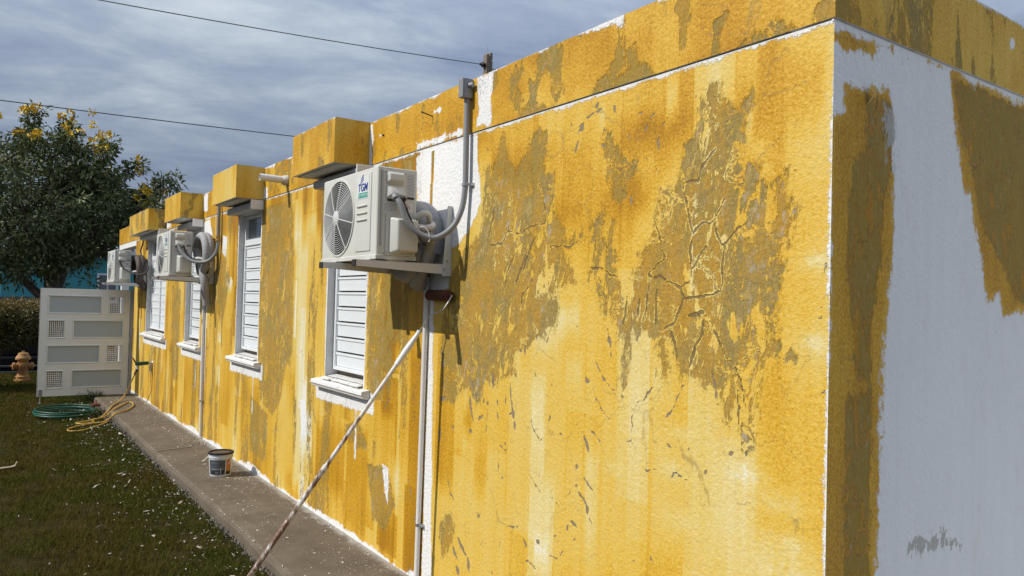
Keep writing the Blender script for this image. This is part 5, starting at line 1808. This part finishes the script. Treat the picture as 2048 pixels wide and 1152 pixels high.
yh = empty('yellow_hose', (-0.6, 11.5, -0.09))
O = Vector((-0.6, 11.5, -0.09))
hp = [(-0.195, 12.02, 0.505), (-0.215, 12.03, 0.46), (-0.235, 12.15, 0.36), (-0.24, 12.42, 0.20), (-0.26, 12.62, 0.08), (-0.36, 12.40, 0.018), (-0.50, 12.0, 0.014), (-0.60, 11.62, 0.0), (-0.72, 11.45, -0.075), (-0.83, 11.40, -0.083), (-0.82, 11.20, -0.083), (-0.95, 11.10, -0.083), (-1.02, 11.2, -0.083), (-0.86, 11.28, -0.075), (-0.66, 11.42, -0.05), (-0.53, 11.62, 0.012), (-0.40, 11.95, 0.014), (-0.28, 12.25, 0.014), (-0.22, 12.22, 0.014), (-0.26, 11.85, 0.014), (-0.40, 11.45, 0.014), (-0.55, 11.22, 0.014), (-0.70, 11.10, -0.07), (-0.85, 11.08, -0.083), (-0.98, 10.98, -0.083), (-1.10, 10.82, -0.083), (-1.16, 10.66, -0.083), (-1.12, 10.55, -0.083), (-1.0, 10.58, -0.083), (-0.85, 10.80, -0.083), (-0.70, 11.05, -0.08), (-0.62, 11.25, -0.06), (-0.56, 11.36, 0.0)]
MB().tube([q - O for q in catmull(hp, 7)], 0.0098, 9).build('hose_tube', M_YELLOWHOSE, yh, smooth=60)
MB().tube([Vector(q) - O for q in ((-0.193, 12.02, 0.52), (-0.205, 12.022, 0.49), (-0.222, 12.045, 0.445))], [0.016, 0.018, 0.015], 10).build('hose_connector', M_BLACK, yh, smooth=50)
tag(yh, 'yellow garden hose hanging from the tap and looping over walkway and grass', 'hose')

gh_ = empty('green_hose', (-1.06, 12.0, -0.09))
P = []
for k in range(5 * 36 + 1):
    a = 2 * math.pi * k / 36
    t = k / 180
    rr = 0.36 + 0.09 * math.sin(k * 0.9 / 6 + 1) * 0.5 + 0.06 * t + 0.02 * mnoise.noise((k * .05, 0, 3))
    P.append((rr * 0.90 * math.cos(a) + 0.03 * t - 0.02, rr * 1.05 * math.sin(a) + 0.08 * math.sin(t * 9), 0.004 + 0.02 * int(t * 4.99) + 0.012 * (mnoise.noise((k * .11, 5, 1)) + 0.3)))
MB().tube(P, 0.0112, 8).build('hose_tube', M_GREENHOSE, gh_, smooth=60)
mb = MB()
mb.tube([(0.30, 0.05, 0.11), (0.36, 0.10, 0.115), (0.42, 0.12, 0.10)], [0.020, 0.028, 0.018], 10)
mb.tube([(0.36, 0.10, 0.12), (0.36, 0.14, 0.165)], [0.014, 0.02], 8)
mb.build('spray_nozzle', M_REDBR, gh_, smooth=50)
tag(gh_, 'coiled dark green garden hose with a faded red nozzle on the grass', 'hose')

# ------------------------------------------------------------------ fire hydrant
hy = empty('fire_hydrant', (-1.37, 17.0, -0.1))
MB().lathe((0, 0, 0), (0, 0, 1), [(0, 0), (0.155, 0.0), (0.155, 0.03), (0.115, 0.04), (0.11, 0.07), (0.125, 0.08), (0.125, 0.10), (0.098, 0.115), (0.092, 0.40), (0.10, 0.42), (0.10, 0.44)], 28).build('barrel', M_HYD, hy, smooth=35)
bn = MB().lathe((0, 0, 0.43), (0, 0, 1), [(0, 0), (0.135, 0.0), (0.138, 0.03), (0.112, 0.07), (0.095, 0.10), (0.09, 0.125), (0.06, 0.135), (0, 0.135)], 28).build('bonnet', M_HYD, hy, smooth=35)
MB().lathe((0, 0, 0.565), (0, 0, 1), [(0, 0), (0.028, 0), (0.024, 0.035), (0, 0.035)], 5).build('operating_nut', M_HYD, bn)
for d, l in (((-1, 0, 0), 0.10), ((1, 0, 0), 0.10), ((0.0, -1, 0), 0.12)):
    d = Vector(d)
    nz = MB().lathe(Vector((0, 0, 0.30)) + d * 0.085, d, [(0.062, 0), (0.062, l - .05), (0.072, l - .05), (0.072, l - .01), (0.05, l), (0.022, l), (0.022, l + .03), (0, l + .03)], 16).build('hose_outlet', M_HYD, hy, smooth=35)
for k in range(8):
    a = k * math.pi / 4
    MB().lathe((0.137 * math.cos(a), 0.137 * math.sin(a), 0.03), (0, 0, 1), [(0, 0), (0.013, 0), (0.013, 0.02), (0, 0.02)], 6).build('flange_bolt', M_HYD, hy)
hy.scale = (0.93, 0.93, 0.95)
tag(hy, 'faded orange fire hydrant with rust stains beyond the gate', 'fire hydrant')

# stick across the walkway and a curled strip of bark on the grass
sk = MB().box(-0.20, 0.20, -0.006, 0.006, 0.0, 0.008).build('thin_stick', M_STICK, None, bevel=0.002, seg=1)
sk.location = (-0.40, 8.42, 0.0005)
sk.rotation_euler = (0, 0, R(14))
tag(sk, 'thin pale stick lying across the walkway', 'stick')
bs = MB()
pts = [(-0.10, 0, 0.0), (-0.05, 0.01, 0.006), (0.02, 0.015, 0.008), (0.055, 0.02, 0.016), (0.07, 0.03, 0.05)]
for k in range(4):
    a, b = Vector(pts[k]), Vector(pts[k + 1])
    wd0, wd1 = 0.018 + 0.006 * (k % 2) + k * .004, 0.018 + 0.006 * ((k + 1) % 2) + k * .004
    bs.hexa([a + Vector((0, -wd0, 0)), a + Vector((0, wd0, 0)), a + Vector((0, wd0, 0.005)), a + Vector((0, -wd0, 0.005))], [b + Vector((0, -wd1, 0)), b + Vector((0, wd1, 0)), b + Vector((0, wd1, 0.005)), b + Vector((0, -wd1, 0.005))])
o = bs.build('bark_strip', M_STICK, None)
o.location = (-1.82, 8.55, -0.075)
tag(o, 'curled pale strip of bark lying in the grass at the left edge', 'bark')

# ------------------------------------------------------------------ leaves
def leaf_cloud(name, centers, normals_up, n_per, spread, L, Wd, mat, parent, seed, droop=0.35, dry_top=None):
    """many small pointed leaves (two triangles, folded along the midrib) around the given centres."""
    g = np.random.default_rng(seed)
    C = np.repeat(np.asarray(centers), n_per, 0)
    N = len(C)
    d = g.normal(size=(N, 3))
    d /= np.linalg.norm(d, axis=1)[:, None]
    rad = spread * g.random(N) ** 0.6
    base = C + d * rad[:, None]
    # leaf direction: outwards, then hanging
    dirv = d + g.normal(size=(N, 3)) * 0.45
    dirv[:, 2] -= droop
    dirv /= np.linalg.norm(dirv, axis=1)[:, None]
    side = np.cross(dirv, g.normal(size=(N, 3)))
    side /= np.linalg.norm(side, axis=1)[:, None] + 1e-9
    nrm = np.cross(side, dirv)
    l = L * g.uniform(0.6, 1.25, N)[:, None]
    w_ = Wd * g.uniform(0.7, 1.25, N)[:, None]
    a = base
    tip = base + dirv * l - nrm * l * 0.12
    m1 = base + dirv * l * 0.45 + side * w_ + nrm * w_ * 0.4
    m2 = base + dirv * l * 0.45 - side * w_ + nrm * w_ * 0.4
    V = np.stack([a, m1, tip, m2], 1).reshape(-1, 3)
    i = np.arange(N) * 4
    F = np.concatenate([np.stack([i, i + 1, i + 2], 1), np.stack([i, i + 2, i + 3], 1)])
    s0 = g.random(N)
    if dry_top:                 # sun-scorched leaves along the clipped top
        s0 = np.clip(s0 * 0.7 + 0.75 * np.clip((base[:, 2] - dry_top[0]) / dry_top[1], 0, 1), 0, 1.3)
    return np_mesh(name, V, F, [mat], parent, {'shade': np.repeat(s0, 4)})


# ------------------------------------------------------------------ flowering tree
TX, TY, TZ = -0.75, 22.0, -0.1
tree = empty('flowering_tree', (TX, TY, TZ))
tag(tree, 'large dark leafy tree with clusters of yellow flowers standing behind the gate', 'tree')
rt_ = random.Random(21)
tips = []
limb_paths = []


def grow(p, d, L, r, depth):
    n = 4
    pts, rads = [Vector(p)], [r]
    q = Vector(p)
    for k in range(n):
        d = (d + Vector((rt_.gauss(0, .14), rt_.gauss(0, .14), rt_.gauss(0.03, .10)))).normalized()
        q = q + d * (L / n)
        pts.append(q.copy())
        rads.append(r * (1 - 0.4 * (k + 1) / n))
    limb_paths.append((pts, rads, depth))
    if depth >= 4:
        tips.append(q)
        return
    if depth >= 2:
        tips.append(pts[2])
    for k in range(3 if depth < 2 else rt_.choice([2, 3])):
        ax = Vector((rt_.gauss(0, 1), rt_.gauss(0, 1), rt_.gauss(0, .55))).normalized()
        nd = (d * 0.75 + ax * 0.85).normalized()
        nd.z = nd.z * 0.8 + 0.12
        grow(q, nd, L * rt_.uniform(0.66, 0.86), rads[-1] * 0.72, depth + 1)


tr_pts = [(0.0, 0, 0.0), (0.03, 0.02, 0.7), (0.12, 0.0, 1.4), (0.16, 0.05, 2.0)]
MB().tube(catmull(tr_pts, 6), [0.25 - 0.10 * k / 18 for k in range(19)], 14).build('trunk', M_BARK, tree, smooth=70)
for k, dd in enumerate(((-0.9, 0.1, 0.75), (-0.25, -0.75, 0.85), (0.5, 0.3, 1.0), (0.95, -0.35, 0.7), (-0.1, 0.7, 0.9), (-0.55, -0.4, 1.0))):
    grow(Vector(tr_pts[2 + k % 2]) , Vector(dd).normalized(), 1.25, 0.12, 1)
for pts, rads, dep in limb_paths:
    if dep == 1:
        MB().tube(pts, rads, 9).build('limb', M_BARK, tree, smooth=70)
br = MB()
for pts, rads, dep in limb_paths:
    if dep > 1:
        br.tube(pts, rads, 5 if dep < 4 else 4, cap=False)
br.build('branches', M_BARK, tree, smooth=70)['kind'] = 'stuff'
# crown: foliage hangs around the twigs, inside an uneven envelope
gt_ = np.random.default_rng(31)
cen = []
CC, CR_ = np.array([-0.35, 0.0, 3.75]), np.array([3.0, 2.7, 2.05])
while len(cen) < 500:
    d = gt_.normal(size=3); d /= np.linalg.norm(d)
    lump = 0.84 + 0.30 * mnoise.noise(Vector(d * 1.7) + Vector((3, 1, 7))) + 0.16 * mnoise.noise(Vector(d * 4.5))
    p = CC + d * CR_ * lump * gt_.uniform(0.25, 1.0) ** 0.40
    if p[2] < 1.45 - 0.25 * mnoise.noise(Vector((p[0] * .8, p[1] * .8, 0))): continue
    if mnoise.noise(Vector(p * 0.95)) < -0.16: continue
    cen.append(p)
cen = np.array(cen)
tip_a = np.array([t[:] for t in tips])
e = np.linalg.norm((tip_a - CC) / CR_, axis=1)
tip_a = tip_a[e < 1.12]
cen = np.concatenate([cen, tip_a])
leaf_cloud('crown', cen, None, 43, 0.25, 0.165, 0.026, M_LEAF, tree, 41, 0.45)
# sprigs leaning out to the right
spr = MB()
sp_c = []
for (x0, z0, x1, z1) in ((1.6, 3.9, 2.75, 4.55), (1.5, 3.6, 2.5, 4.0), (1.2, 4.4, 2.05, 5.15), (1.7, 3.2, 2.45, 3.35), (0.2, 5.2, 0.35, 5.85), (-0.4, 5.3, -0.35, 6.1), (0.9, 4.8, 1.35, 5.5), (2.0, 4.2, 2.9, 4.75)):
    P = catmull([(x0 - 0.7, -0.2, z0 - 0.6), (x0, -0.25, z0), ((x0 + x1) / 2, -0.3, (z0 + z1) / 2 + 0.08), (x1, -0.3, z1)], 5)
    spr.tube(P, [0.035 - 0.027 * k / (len(P) - 1) for k in range(len(P))], 5, cap=False)
    for q in P[5:]:
        sp_c.append(np.array(q[:]) + gt_.normal(size=3) * 0.06)
spr.build('limb', M_BARK, tree, smooth=70)
leaf_cloud('crown_sprigs', np.array(sp_c), None, 30, 0.20, 0.16, 0.026, M_LEAF, tree, 43, 0.2)
# yellow blossom clusters, mostly along the top of the crown
fl_c = []
top_pts = [p for p in cen if p[2] > 4.2 and p[1] < 0.9]
gt_.shuffle(top_pts)
cand = sorted(top_pts, key=lambda p: -(((p - CC) / CR_) ** 2).sum())
spots = []
for p in cand:
    if len(spots) >= 13: break
    if all(np.linalg.norm(p - s) > 0.6 for s in spots):
        spots.append(p)
spots += [np.array(q) for q in ((2.35, -0.35, 4.35), (2.2, -0.4, 3.95), (2.6, -0.4, 4.0), (2.3, -0.4, 3.5), (1.9, -0.4, 4.9), (-0.6, -0.5, 5.95), (0.3, -0.4, 5.9), (-1.3, -0.6, 5.75), (-1.15, -.8, 5.65), (0.6, -0.7, 5.7))]
for s in spots:
    m_ = int(gt_.integers(2, 6))
    for k in range(m_):
        c = s + np.array([0, -0.12, 0.12]) + gt_.normal(size=3) * 0.12
        leaf = None
        fl_c.append(c)
leaf_cloud('blossoms', np.array(fl_c), None, 20, 0.075, 0.080, 0.034, M_FLOWER, tree, 47, -0.1)['kind'] = 'stuff'

# ------------------------------------------------------------------ clipped bush with bare stems
hb = empty('clipped_bush', (-2.05, 15.9, -0.1))
tag(hb, 'clipped bush with browned flat top and bare stems left of the gate', 'bush')
hc = []
gh2 = np.random.default_rng(5)
while len(hc) < 520:
    p = gh2.uniform(-1, 1, 3)
    q = np.array([p[0] * 1.12, p[1] * 0.65, 1.13 + p[2] * 0.36])
    lim = 1.0 + 0.12 * mnoise.noise(Vector(p * 2))
    if (abs(p[0]) ** 4 + abs(p[1]) ** 4 + abs(p[2]) ** 5) > lim: continue
    if max(abs(p)) < 0.6: continue
    hc.append(q)
leaf_cloud('foliage', np.array(hc), None, 60, 0.12, 0.055, 0.016, M_HEDGE, hb, 6, 0.0, (1.22, 0.22))
st = random.Random(9)
for k in range(7):
    x0, y0 = st.uniform(-0.22, 0.35), st.uniform(-.2, .2)
    x1, y1 = x0 + st.uniform(-0.4, 0.3), y0 + st.uniform(-.35, .35)
    MB().tube(catmull([(x0 * 0.6 + .1, y0, 0.0), (x0 + .08, y0, 0.28), ((x0 + x1) / 2 + .05, (y0 + y1) / 2, 0.55), (x1 + .05, y1, 0.95)], 5), [0.030 - 0.016 * j / 15 for j in range(16)], 7).build('stem', M_BARK, hb, smooth=70)

# ------------------------------------------------------------------ dark pickup parked behind the bush
pk = empty('parked_pickup', (-2.1, 19.72, -0.094))
tag(pk, 'dark pickup parked on the road behind the hydrant and the bush', 'pickup')
side = [(-2.5, 0.45), (-2.5, 0.92), (-2.2, 0.98), (-0.75, 1.02), (-0.15, 1.55), (1.0, 1.57), (1.32, 1.03), (2.55, 1.02), (2.62, 0.5), (2.3, 0.42), (2.18, 0.62), (1.95, 0.76), (1.65, 0.76), (1.42, 0.62), (1.3, 0.36), (-1.15, 0.36), (-1.27, 0.62), (-1.5, 0.76), (-1.8, 0.76), (-2.03, 0.62), (-2.15, 0.42)]
MB().prism(side, lambda q: (q[0], -0.85, q[1]), lambda q: (q[0], 0.85, q[1])).build('body', M_CARPAINT, pk, bevel=0.035, seg=2, smooth=35)
for poly in ([(-0.62, 1.05), (-0.10, 1.49), (0.30, 1.50), (0.30, 1.05)], [(0.38, 1.05), (0.38, 1.50), (0.95, 1.50), (1.18, 1.05)]):
    MB().prism(poly, lambda q: (q[0], -0.857, q[1]), lambda q: (q[0], -0.85, q[1])).build('window', M_CARGLASS, pk)
MB().box(-0.70, 1.30, -0.866, -0.852, 0.62, 0.645).build('side_trim', M_RUBBER, pk, bevel=0.004, seg=1)
MB().box(-2.3, 2.3, -0.72, 0.72, 0.13, 0.40).build('underbody_shade_box', M_RUBBER, pk, bevel=0.02, seg=1)  # plain dark underbody block, added to stand in for shade beneath the body
MB().box(-1.1, 1.2, -0.93, -0.83, 0.27, 0.33).build('side_step', M_RUBBER, pk, bevel=0.01, seg=1)
for x in (0.12, 0.85):
    MB().box(x, x + 0.16, -0.875, -0.852, 0.88, 0.91).build('door_handle', M_STEEL, pk, bevel=0.006, seg=1)
MB().box(2.5, 2.72, -0.88, 0.88, 0.38, 0.56).build('bumper', M_STEEL, pk, bevel=0.02, seg=2)
MB().box(-0.62, -0.46, -1.02, -0.86, 1.02, 1.18).build('wing_mirror', M_CARPAINT, pk, bevel=0.02, seg=2)
for x in (-1.65, 1.80):
    for yy in (-0.72, 0.72):
        wh = empty('wheel', (x, yy, 0.36)); wh.parent = pk
        MB().lathe((0, 0.11, 0), (0, -1, 0), [(0.2, 0), (0.34, 0.0), (0.36, 0.03), (0.36, 0.19), (0.34, 0.22), (0.2, 0.22)], 28).build('tyre', M_RUBBER, wh, smooth=40)
        MB().lathe((0, 0.10, 0), (0, -1, 0), [(0.0, 0), (0.21, 0.0), (0.21, 0.20), (0.17, 0.19), (0.15, 0.17), (0.05, 0.19), (0.0, 0.195)], 20).build('rim', M_STEEL, wh, smooth=40)

# ------------------------------------------------------------------ houses across the road
def far_house(name, x0, x1, y0, y1, h, mat, label, wins, roofmat):
    o = empty(name, ((x0 + x1) / 2, y0, -0.1))
    ox, oy = (x0 + x1) / 2, y0
    MB().box(x0 - ox, x1 - ox, 0, y1 - y0, 0.0, h).build('wall', mat, o)
    MB().box(x0 - ox - 0.35, x1 - ox + 0.35, -0.45, y1 - y0 + 0.35, h + 0.002, h + 0.22).build('roof', roofmat, o, bevel=0.02, seg=1)
    for (a, z0, w_, hh) in wins:
        wn = empty('window', (a, -0.002, z0)); wn.parent = o
        MB().box(0, w_, -0.012, 0.0, 0, hh).build('pane', M_GLASS, wn)
        f = MB()
        f.box(-0.07, 0.0, -0.05, 0.0, -0.07, hh + 0.07).box(w_, w_ + 0.07, -0.05, 0.0, -0.07, hh + 0.07).box(0, w_, -0.05, 0.0, hh, hh + 0.07).box(0, w_, -0.05, 0.0, -0.07, 0.0)
        f.box(w_ / 2 - 0.02, w_ / 2 + 0.02, -0.03, -0.012, 0, hh)
        f.build('frame', M_ALU, wn)
        MB().box(-0.1, w_ + 0.1, -0.12, -0.05, -0.12, -0.07).build('sill', M_WHITE_PLASTER, wn)
    tag(o, label, 'house')
    return o


far_house('turquoise_house', -1.50, 9.5, 31.0, 38.0, 3.1, M_TURQ, 'turquoise house across the road, half hidden by the flowering tree', [(-2.55, 1.45, 0.55, 0.9), (-1.05, 1.5, 0.9, 0.9), (1.5, 1.5, 1.2, 0.9)], M_WHITE_PLASTER)
far_house('grey_house', -14.0, -1.60, 32.2, 39.0, 2.75, M_GREYHOUSE, 'grey house at the far left edge beyond the clipped bush', [(4.2, 1.5, 1.0, 0.8)], M_ROOF)
# low boundary wall in front of them, right of the gate line
lw = MB().box(0.2, 9.0, 26.6, 26.8, -0.1, 1.25)
o = lw.build('boundary_wall', M_GREYHOUSE, None, bevel=0.02, seg=1)
tag(o, 'low grey boundary wall across the road behind the gate', 'wall')

# ------------------------------------------------------------------ utility pole and overhead wires
up = empty('utility_pole', (10.85, 20.0, -0.1))
MB().box(-0.125, -0.012, -0.10, 0.10, 0.0, 9.55).build('pole_plank', M_POLEWOOD, up, bevel=0.012, seg=1)
MB().box(0.012, 0.105, -0.10, 0.10, 0.0, 9.62).build('pole_plank', M_POLEWOOD, up, bevel=0.012, seg=1)
MB().box(-0.02, 0.02, -0.085, 0.085, 0.0, 9.50).build('pole_core', M_POLEWOOD, up)
MB().tube([(-0.05, 0, 9.5), (-0.055, 0, 9.72), (-0.045, 0, 9.85)], 0.012, 6).build('top_pin', M_STEEL, up)
for z in (9.22, 6.3):
    MB().lathe((-0.125, 0, z), (-1, 0.1, 0), [(0, 0), (0.085, 0.0), (0.09, 0.03), (0.055, 0.05), (0.085, 0.07), (0.085, 0.10), (0.04, 0.12), (0.04, 0.18), (0, 0.19)], 16).build('insulator', M_INSUL, up, smooth=35)
for z in (9.36, 9.0):
    MB().cyl((0.06, -0.10, z), (0.06, -0.125, z), 0.025, n=8).build('bolt', M_STEEL, up)
tag(up, 'weathered wooden utility pole top showing above the parapet with a brown insulator', 'utility pole')


def overhead(a, b, sag, name, label, group):
    a, b = Vector(a), Vector(b)
    P = []
    for k in range(41):
        t = k / 40
        q = a.lerp(b, t)
        q.z -= sag * 4 * t * (1 - t)
        P.append(q - a)
    o = MB().tube(P, 0.013, 6).build(name, M_WIRE, None, smooth=60)
    o.location = a
    tag(o, label, 'wire', group)


W_G = 'overhead wires across the sky'
WA = Vector((10.55, 20.03, 9.12))
overhead(WA, Vector((-16.15, 23.55, 9.5)), 0.35, 'overhead_wire', 'upper overhead wire running to the brown insulator on the utility pole', W_G)
overhead(Vector((10.55, 20.03, 6.2)), Vector((-21.6, 24.4, 6.75)), 0.30, 'overhead_wire', 'lower overhead wire crossing the sky just above the tree', W_G)
overhead(Vector((10.97, 20.0, 9.05)), Vector((34.0, 16.0, 8.6)), 0.5, 'overhead_wire', 'short stretch of overhead wire right of the utility pole', W_G)

# ------------------------------------------------------------------ grass
def grass(name, regions, seed):
    g = np.random.default_rng(seed)
    Vs, Fs, Ss, n0 = [], [], [], 0
    for (x0, x1, y0, y1, dens, h, wd) in regions:
        N = int((x1 - x0) * (y1 - y0) * dens)
        x, y = g.uniform(x0, x1, N), g.uniform(y0, y1, N)
        pn = fbm(x * 1.3, y * 1.3, 201, 3)
        pn2 = fbm(x * 6, y * 6, 205, 2)
        hh = h * g.uniform(0.4, 1.3, N) * (0.55 + 0.9 * pn) 
        keep = g.random(N) < np.clip(0.25 + 1.5 * (pn2 - 0.2), 0.15, 1)
        keep &= ~((x > -0.63) & (y < 13.6))
        x, y, hh, pn = x[keep], y[keep], hh[keep], pn[keep]
        N = len(x)
        az = g.uniform(0, 2 * np.pi, N)
        lean = g.uniform(0.2, 1.3, N)
        dx, dy = np.cos(az), np.sin(az)
        w_ = wd * g.uniform(0.7, 1.3, N)
        b0 = np.stack([x - dy * w_, y + dx * w_, np.full(N, -0.101)], 1)
        b1 = np.stack([x + dy * w_, y - dx * w_, np.full(N, -0.101)], 1)
        mid = np.stack([x + dx * hh * lean * .35, y + dy * hh * lean * .35, -0.1 + hh * .62], 1)
        m0 = mid + np.stack([-dy * w_ * .7, dx * w_ * .7, np.zeros(N)], 1)
        m1 = mid + np.stack([dy * w_ * .7, -dx * w_ * .7, np.zeros(N)], 1)
        tp = np.stack([x + dx * hh * lean, y + dy * hh * lean, -0.1 + hh * (1.05 - 0.3 * lean)], 1)
        V = np.stack([b0, b1, m1, m0, tp], 1).reshape(-1, 3)
        i = n0 + np.arange(N) * 5
        Fs += [np.stack([i, i + 1, i + 2], 1), np.stack([i, i + 2, i + 3], 1), np.stack([i + 3, i + 2, i + 4], 1)]
        Vs.append(V)
        n0 += len(V)
        green = 0.30 * np.clip(1 - (np.abs(x + 0.75) / 0.8), 0, 1)          # greener by the walkway
        s = np.clip(0.55 + 0.55 * (pn - 0.5) + g.normal(0, 0.17, N) - green * 0.5, 0, 1)
        Ss.append(np.repeat(s, 5))
    o = np_mesh(name, np.concatenate(Vs), np.concatenate(Fs), [M_GRASS], None, {'shade': np.concatenate(Ss)})
    return tag(o, kind='stuff')


grass('grass', [(-2.3, -0.60, 3.6, 8.0, 11000, 0.036, 0.0016), (-2.4, -0.60, 8.0, 13.4, 7500, 0.036, 0.0022), (-3.4, -0.2, 13.4, 18.6, 3000, 0.045, 0.0035), (-4.6, -2.35, 1.0, 15.0, 3000, 0.036, 0.0028), (-9.0, -4.6, 1.0, 18.0, 600, 0.045, 0.007)], 77)

# taller weeds at the foot of the gate
wc = []
gw_ = np.random.default_rng(3)
for k in range(60):
    wc.append((-0.60 + gw_.normal() * 0.07, 13.28 + gw_.normal() * 0.04, -0.08 + abs(gw_.normal()) * 0.04))
wd_ = leaf_cloud('weed_tuft', np.array(wc), None, 6, 0.05, 0.10, 0.004, M_WEED, None, 4, -0.9)
tag(wd_, 'tuft of green weeds at the foot of the white gate', 'weeds')

# ------------------------------------------------------------------ fallen paint chips and rubble
def chips(name, XY, Z, size, mat, seed, thick=False, tilt=0.35):
    g = np.random.default_rng(seed)
    N = len(XY)
    k = 6
    ang = np.sort(g.uniform(0, 2 * np.pi, (N, k)), 1)
    rr = size[:, None] * g.uniform(0.45, 1.0, (N, k))
    asp = g.uniform(0.3, 1.0, N)[:, None]
    rot = g.uniform(0, np.pi, N)[:, None]
    px, py = rr * np.cos(ang), rr * np.sin(ang) * asp
    qx, qy = px * np.cos(rot) - py * np.sin(rot), px * np.sin(rot) + py * np.cos(rot)
    tx, ty = g.normal(0, tilt, N)[:, None], g.normal(0, tilt, N)[:, None]
    z = Z[:, None] + qx * tx + qy * ty + 0.25 * (px ** 2) / (size[:, None] + 1e-6) * g.normal(0, 1, N)[:, None]
    z = np.maximum(z, Z[:, None] - 0.012 if not thick else z)
    top = np.stack([XY[:, :1] + qx, XY[:, 1:] + qy, z], 2)
    bot = top.copy()
    bot[:, :, 2] -= (0.0012 if not thick else size[:, None] * 0.8)
    cen = top.mean(1, keepdims=True)
    V = np.concatenate([top, bot, cen], 1).reshape(-1, 3)
    b = np.arange(N)[:, None] * (2 * k + 1)
    Fs = []
    for j in range(k):
        n = (j + 1) % k
        Fs.append(np.concatenate([b + 2 * k, b + j, b + n], 1))
        Fs.append(np.concatenate([b + j, b + k + j, b + k + n], 1))
        Fs.append(np.concatenate([b + j, b + k + n, b + n], 1))
    sh = np.repeat(g.random(N) ** 1.3, 2 * k + 1)
    return tag(np_mesh(name, V, np.concatenate(Fs), [mat], None, {'shade': sh}), kind='stuff')


gc = np.random.default_rng(15)
# on the grass: thick by the walkway edge, thinning out
XY = []
while len(XY) < 1250:
    x = -0.60 - gc.exponential(0.33)
    y = gc.uniform(3.6, 13.2)
    if x < -2.6: continue
    if gc.random() > 0.25 + 1.1 * (float(fbm(np.array([x * 2.2]), np.array([y * 1.1]), 301, 3)[0]) - 0.2): continue
    XY.append((x, y))
XY = np.array(XY)
sz = np.clip(gc.lognormal(-4.75, 0.65, len(XY)), 0.003, 0.045)
chips('paint_chips', XY, np.full(len(XY), -0.072) + gc.uniform(-0.012, 0.010, len(XY)), sz, M_CHIP, 16)
# on the walkway: small, densest at the foot of the wall
XY = np.stack([-0.006 - np.minimum(gc.exponential(0.22, 4800), 0.57), gc.uniform(3.4, 13.3, 4800)], 1)
XY = XY[gc.random(len(XY)) < np.clip(0.15 + 2.4 * (fbm(XY[:, 0] * 5, XY[:, 1] * 2.2, 311, 4) - 0.36), 0.06, 1)]
sz = np.clip(gc.lognormal(-5.5, 0.7, len(XY)), 0.0015, 0.016)
chips('paint_chips', XY, np.full(len(XY), 0.0035), sz, M_CHIPW, 17, tilt=0.12)
# a few broken chips in the gap along the edge
XY = np.stack([-0.60 - np.abs(gc.normal(0, 0.022, 420)), gc.uniform(3.4, 12.6, 420)], 1)
chips('rubble', XY, np.full(len(XY), -0.082) + gc.uniform(0, 0.03, len(XY)), np.clip(gc.lognormal(-4.6, 0.45, len(XY)), 0.005, 0.022), M_PEBBLE, 18, thick=True)
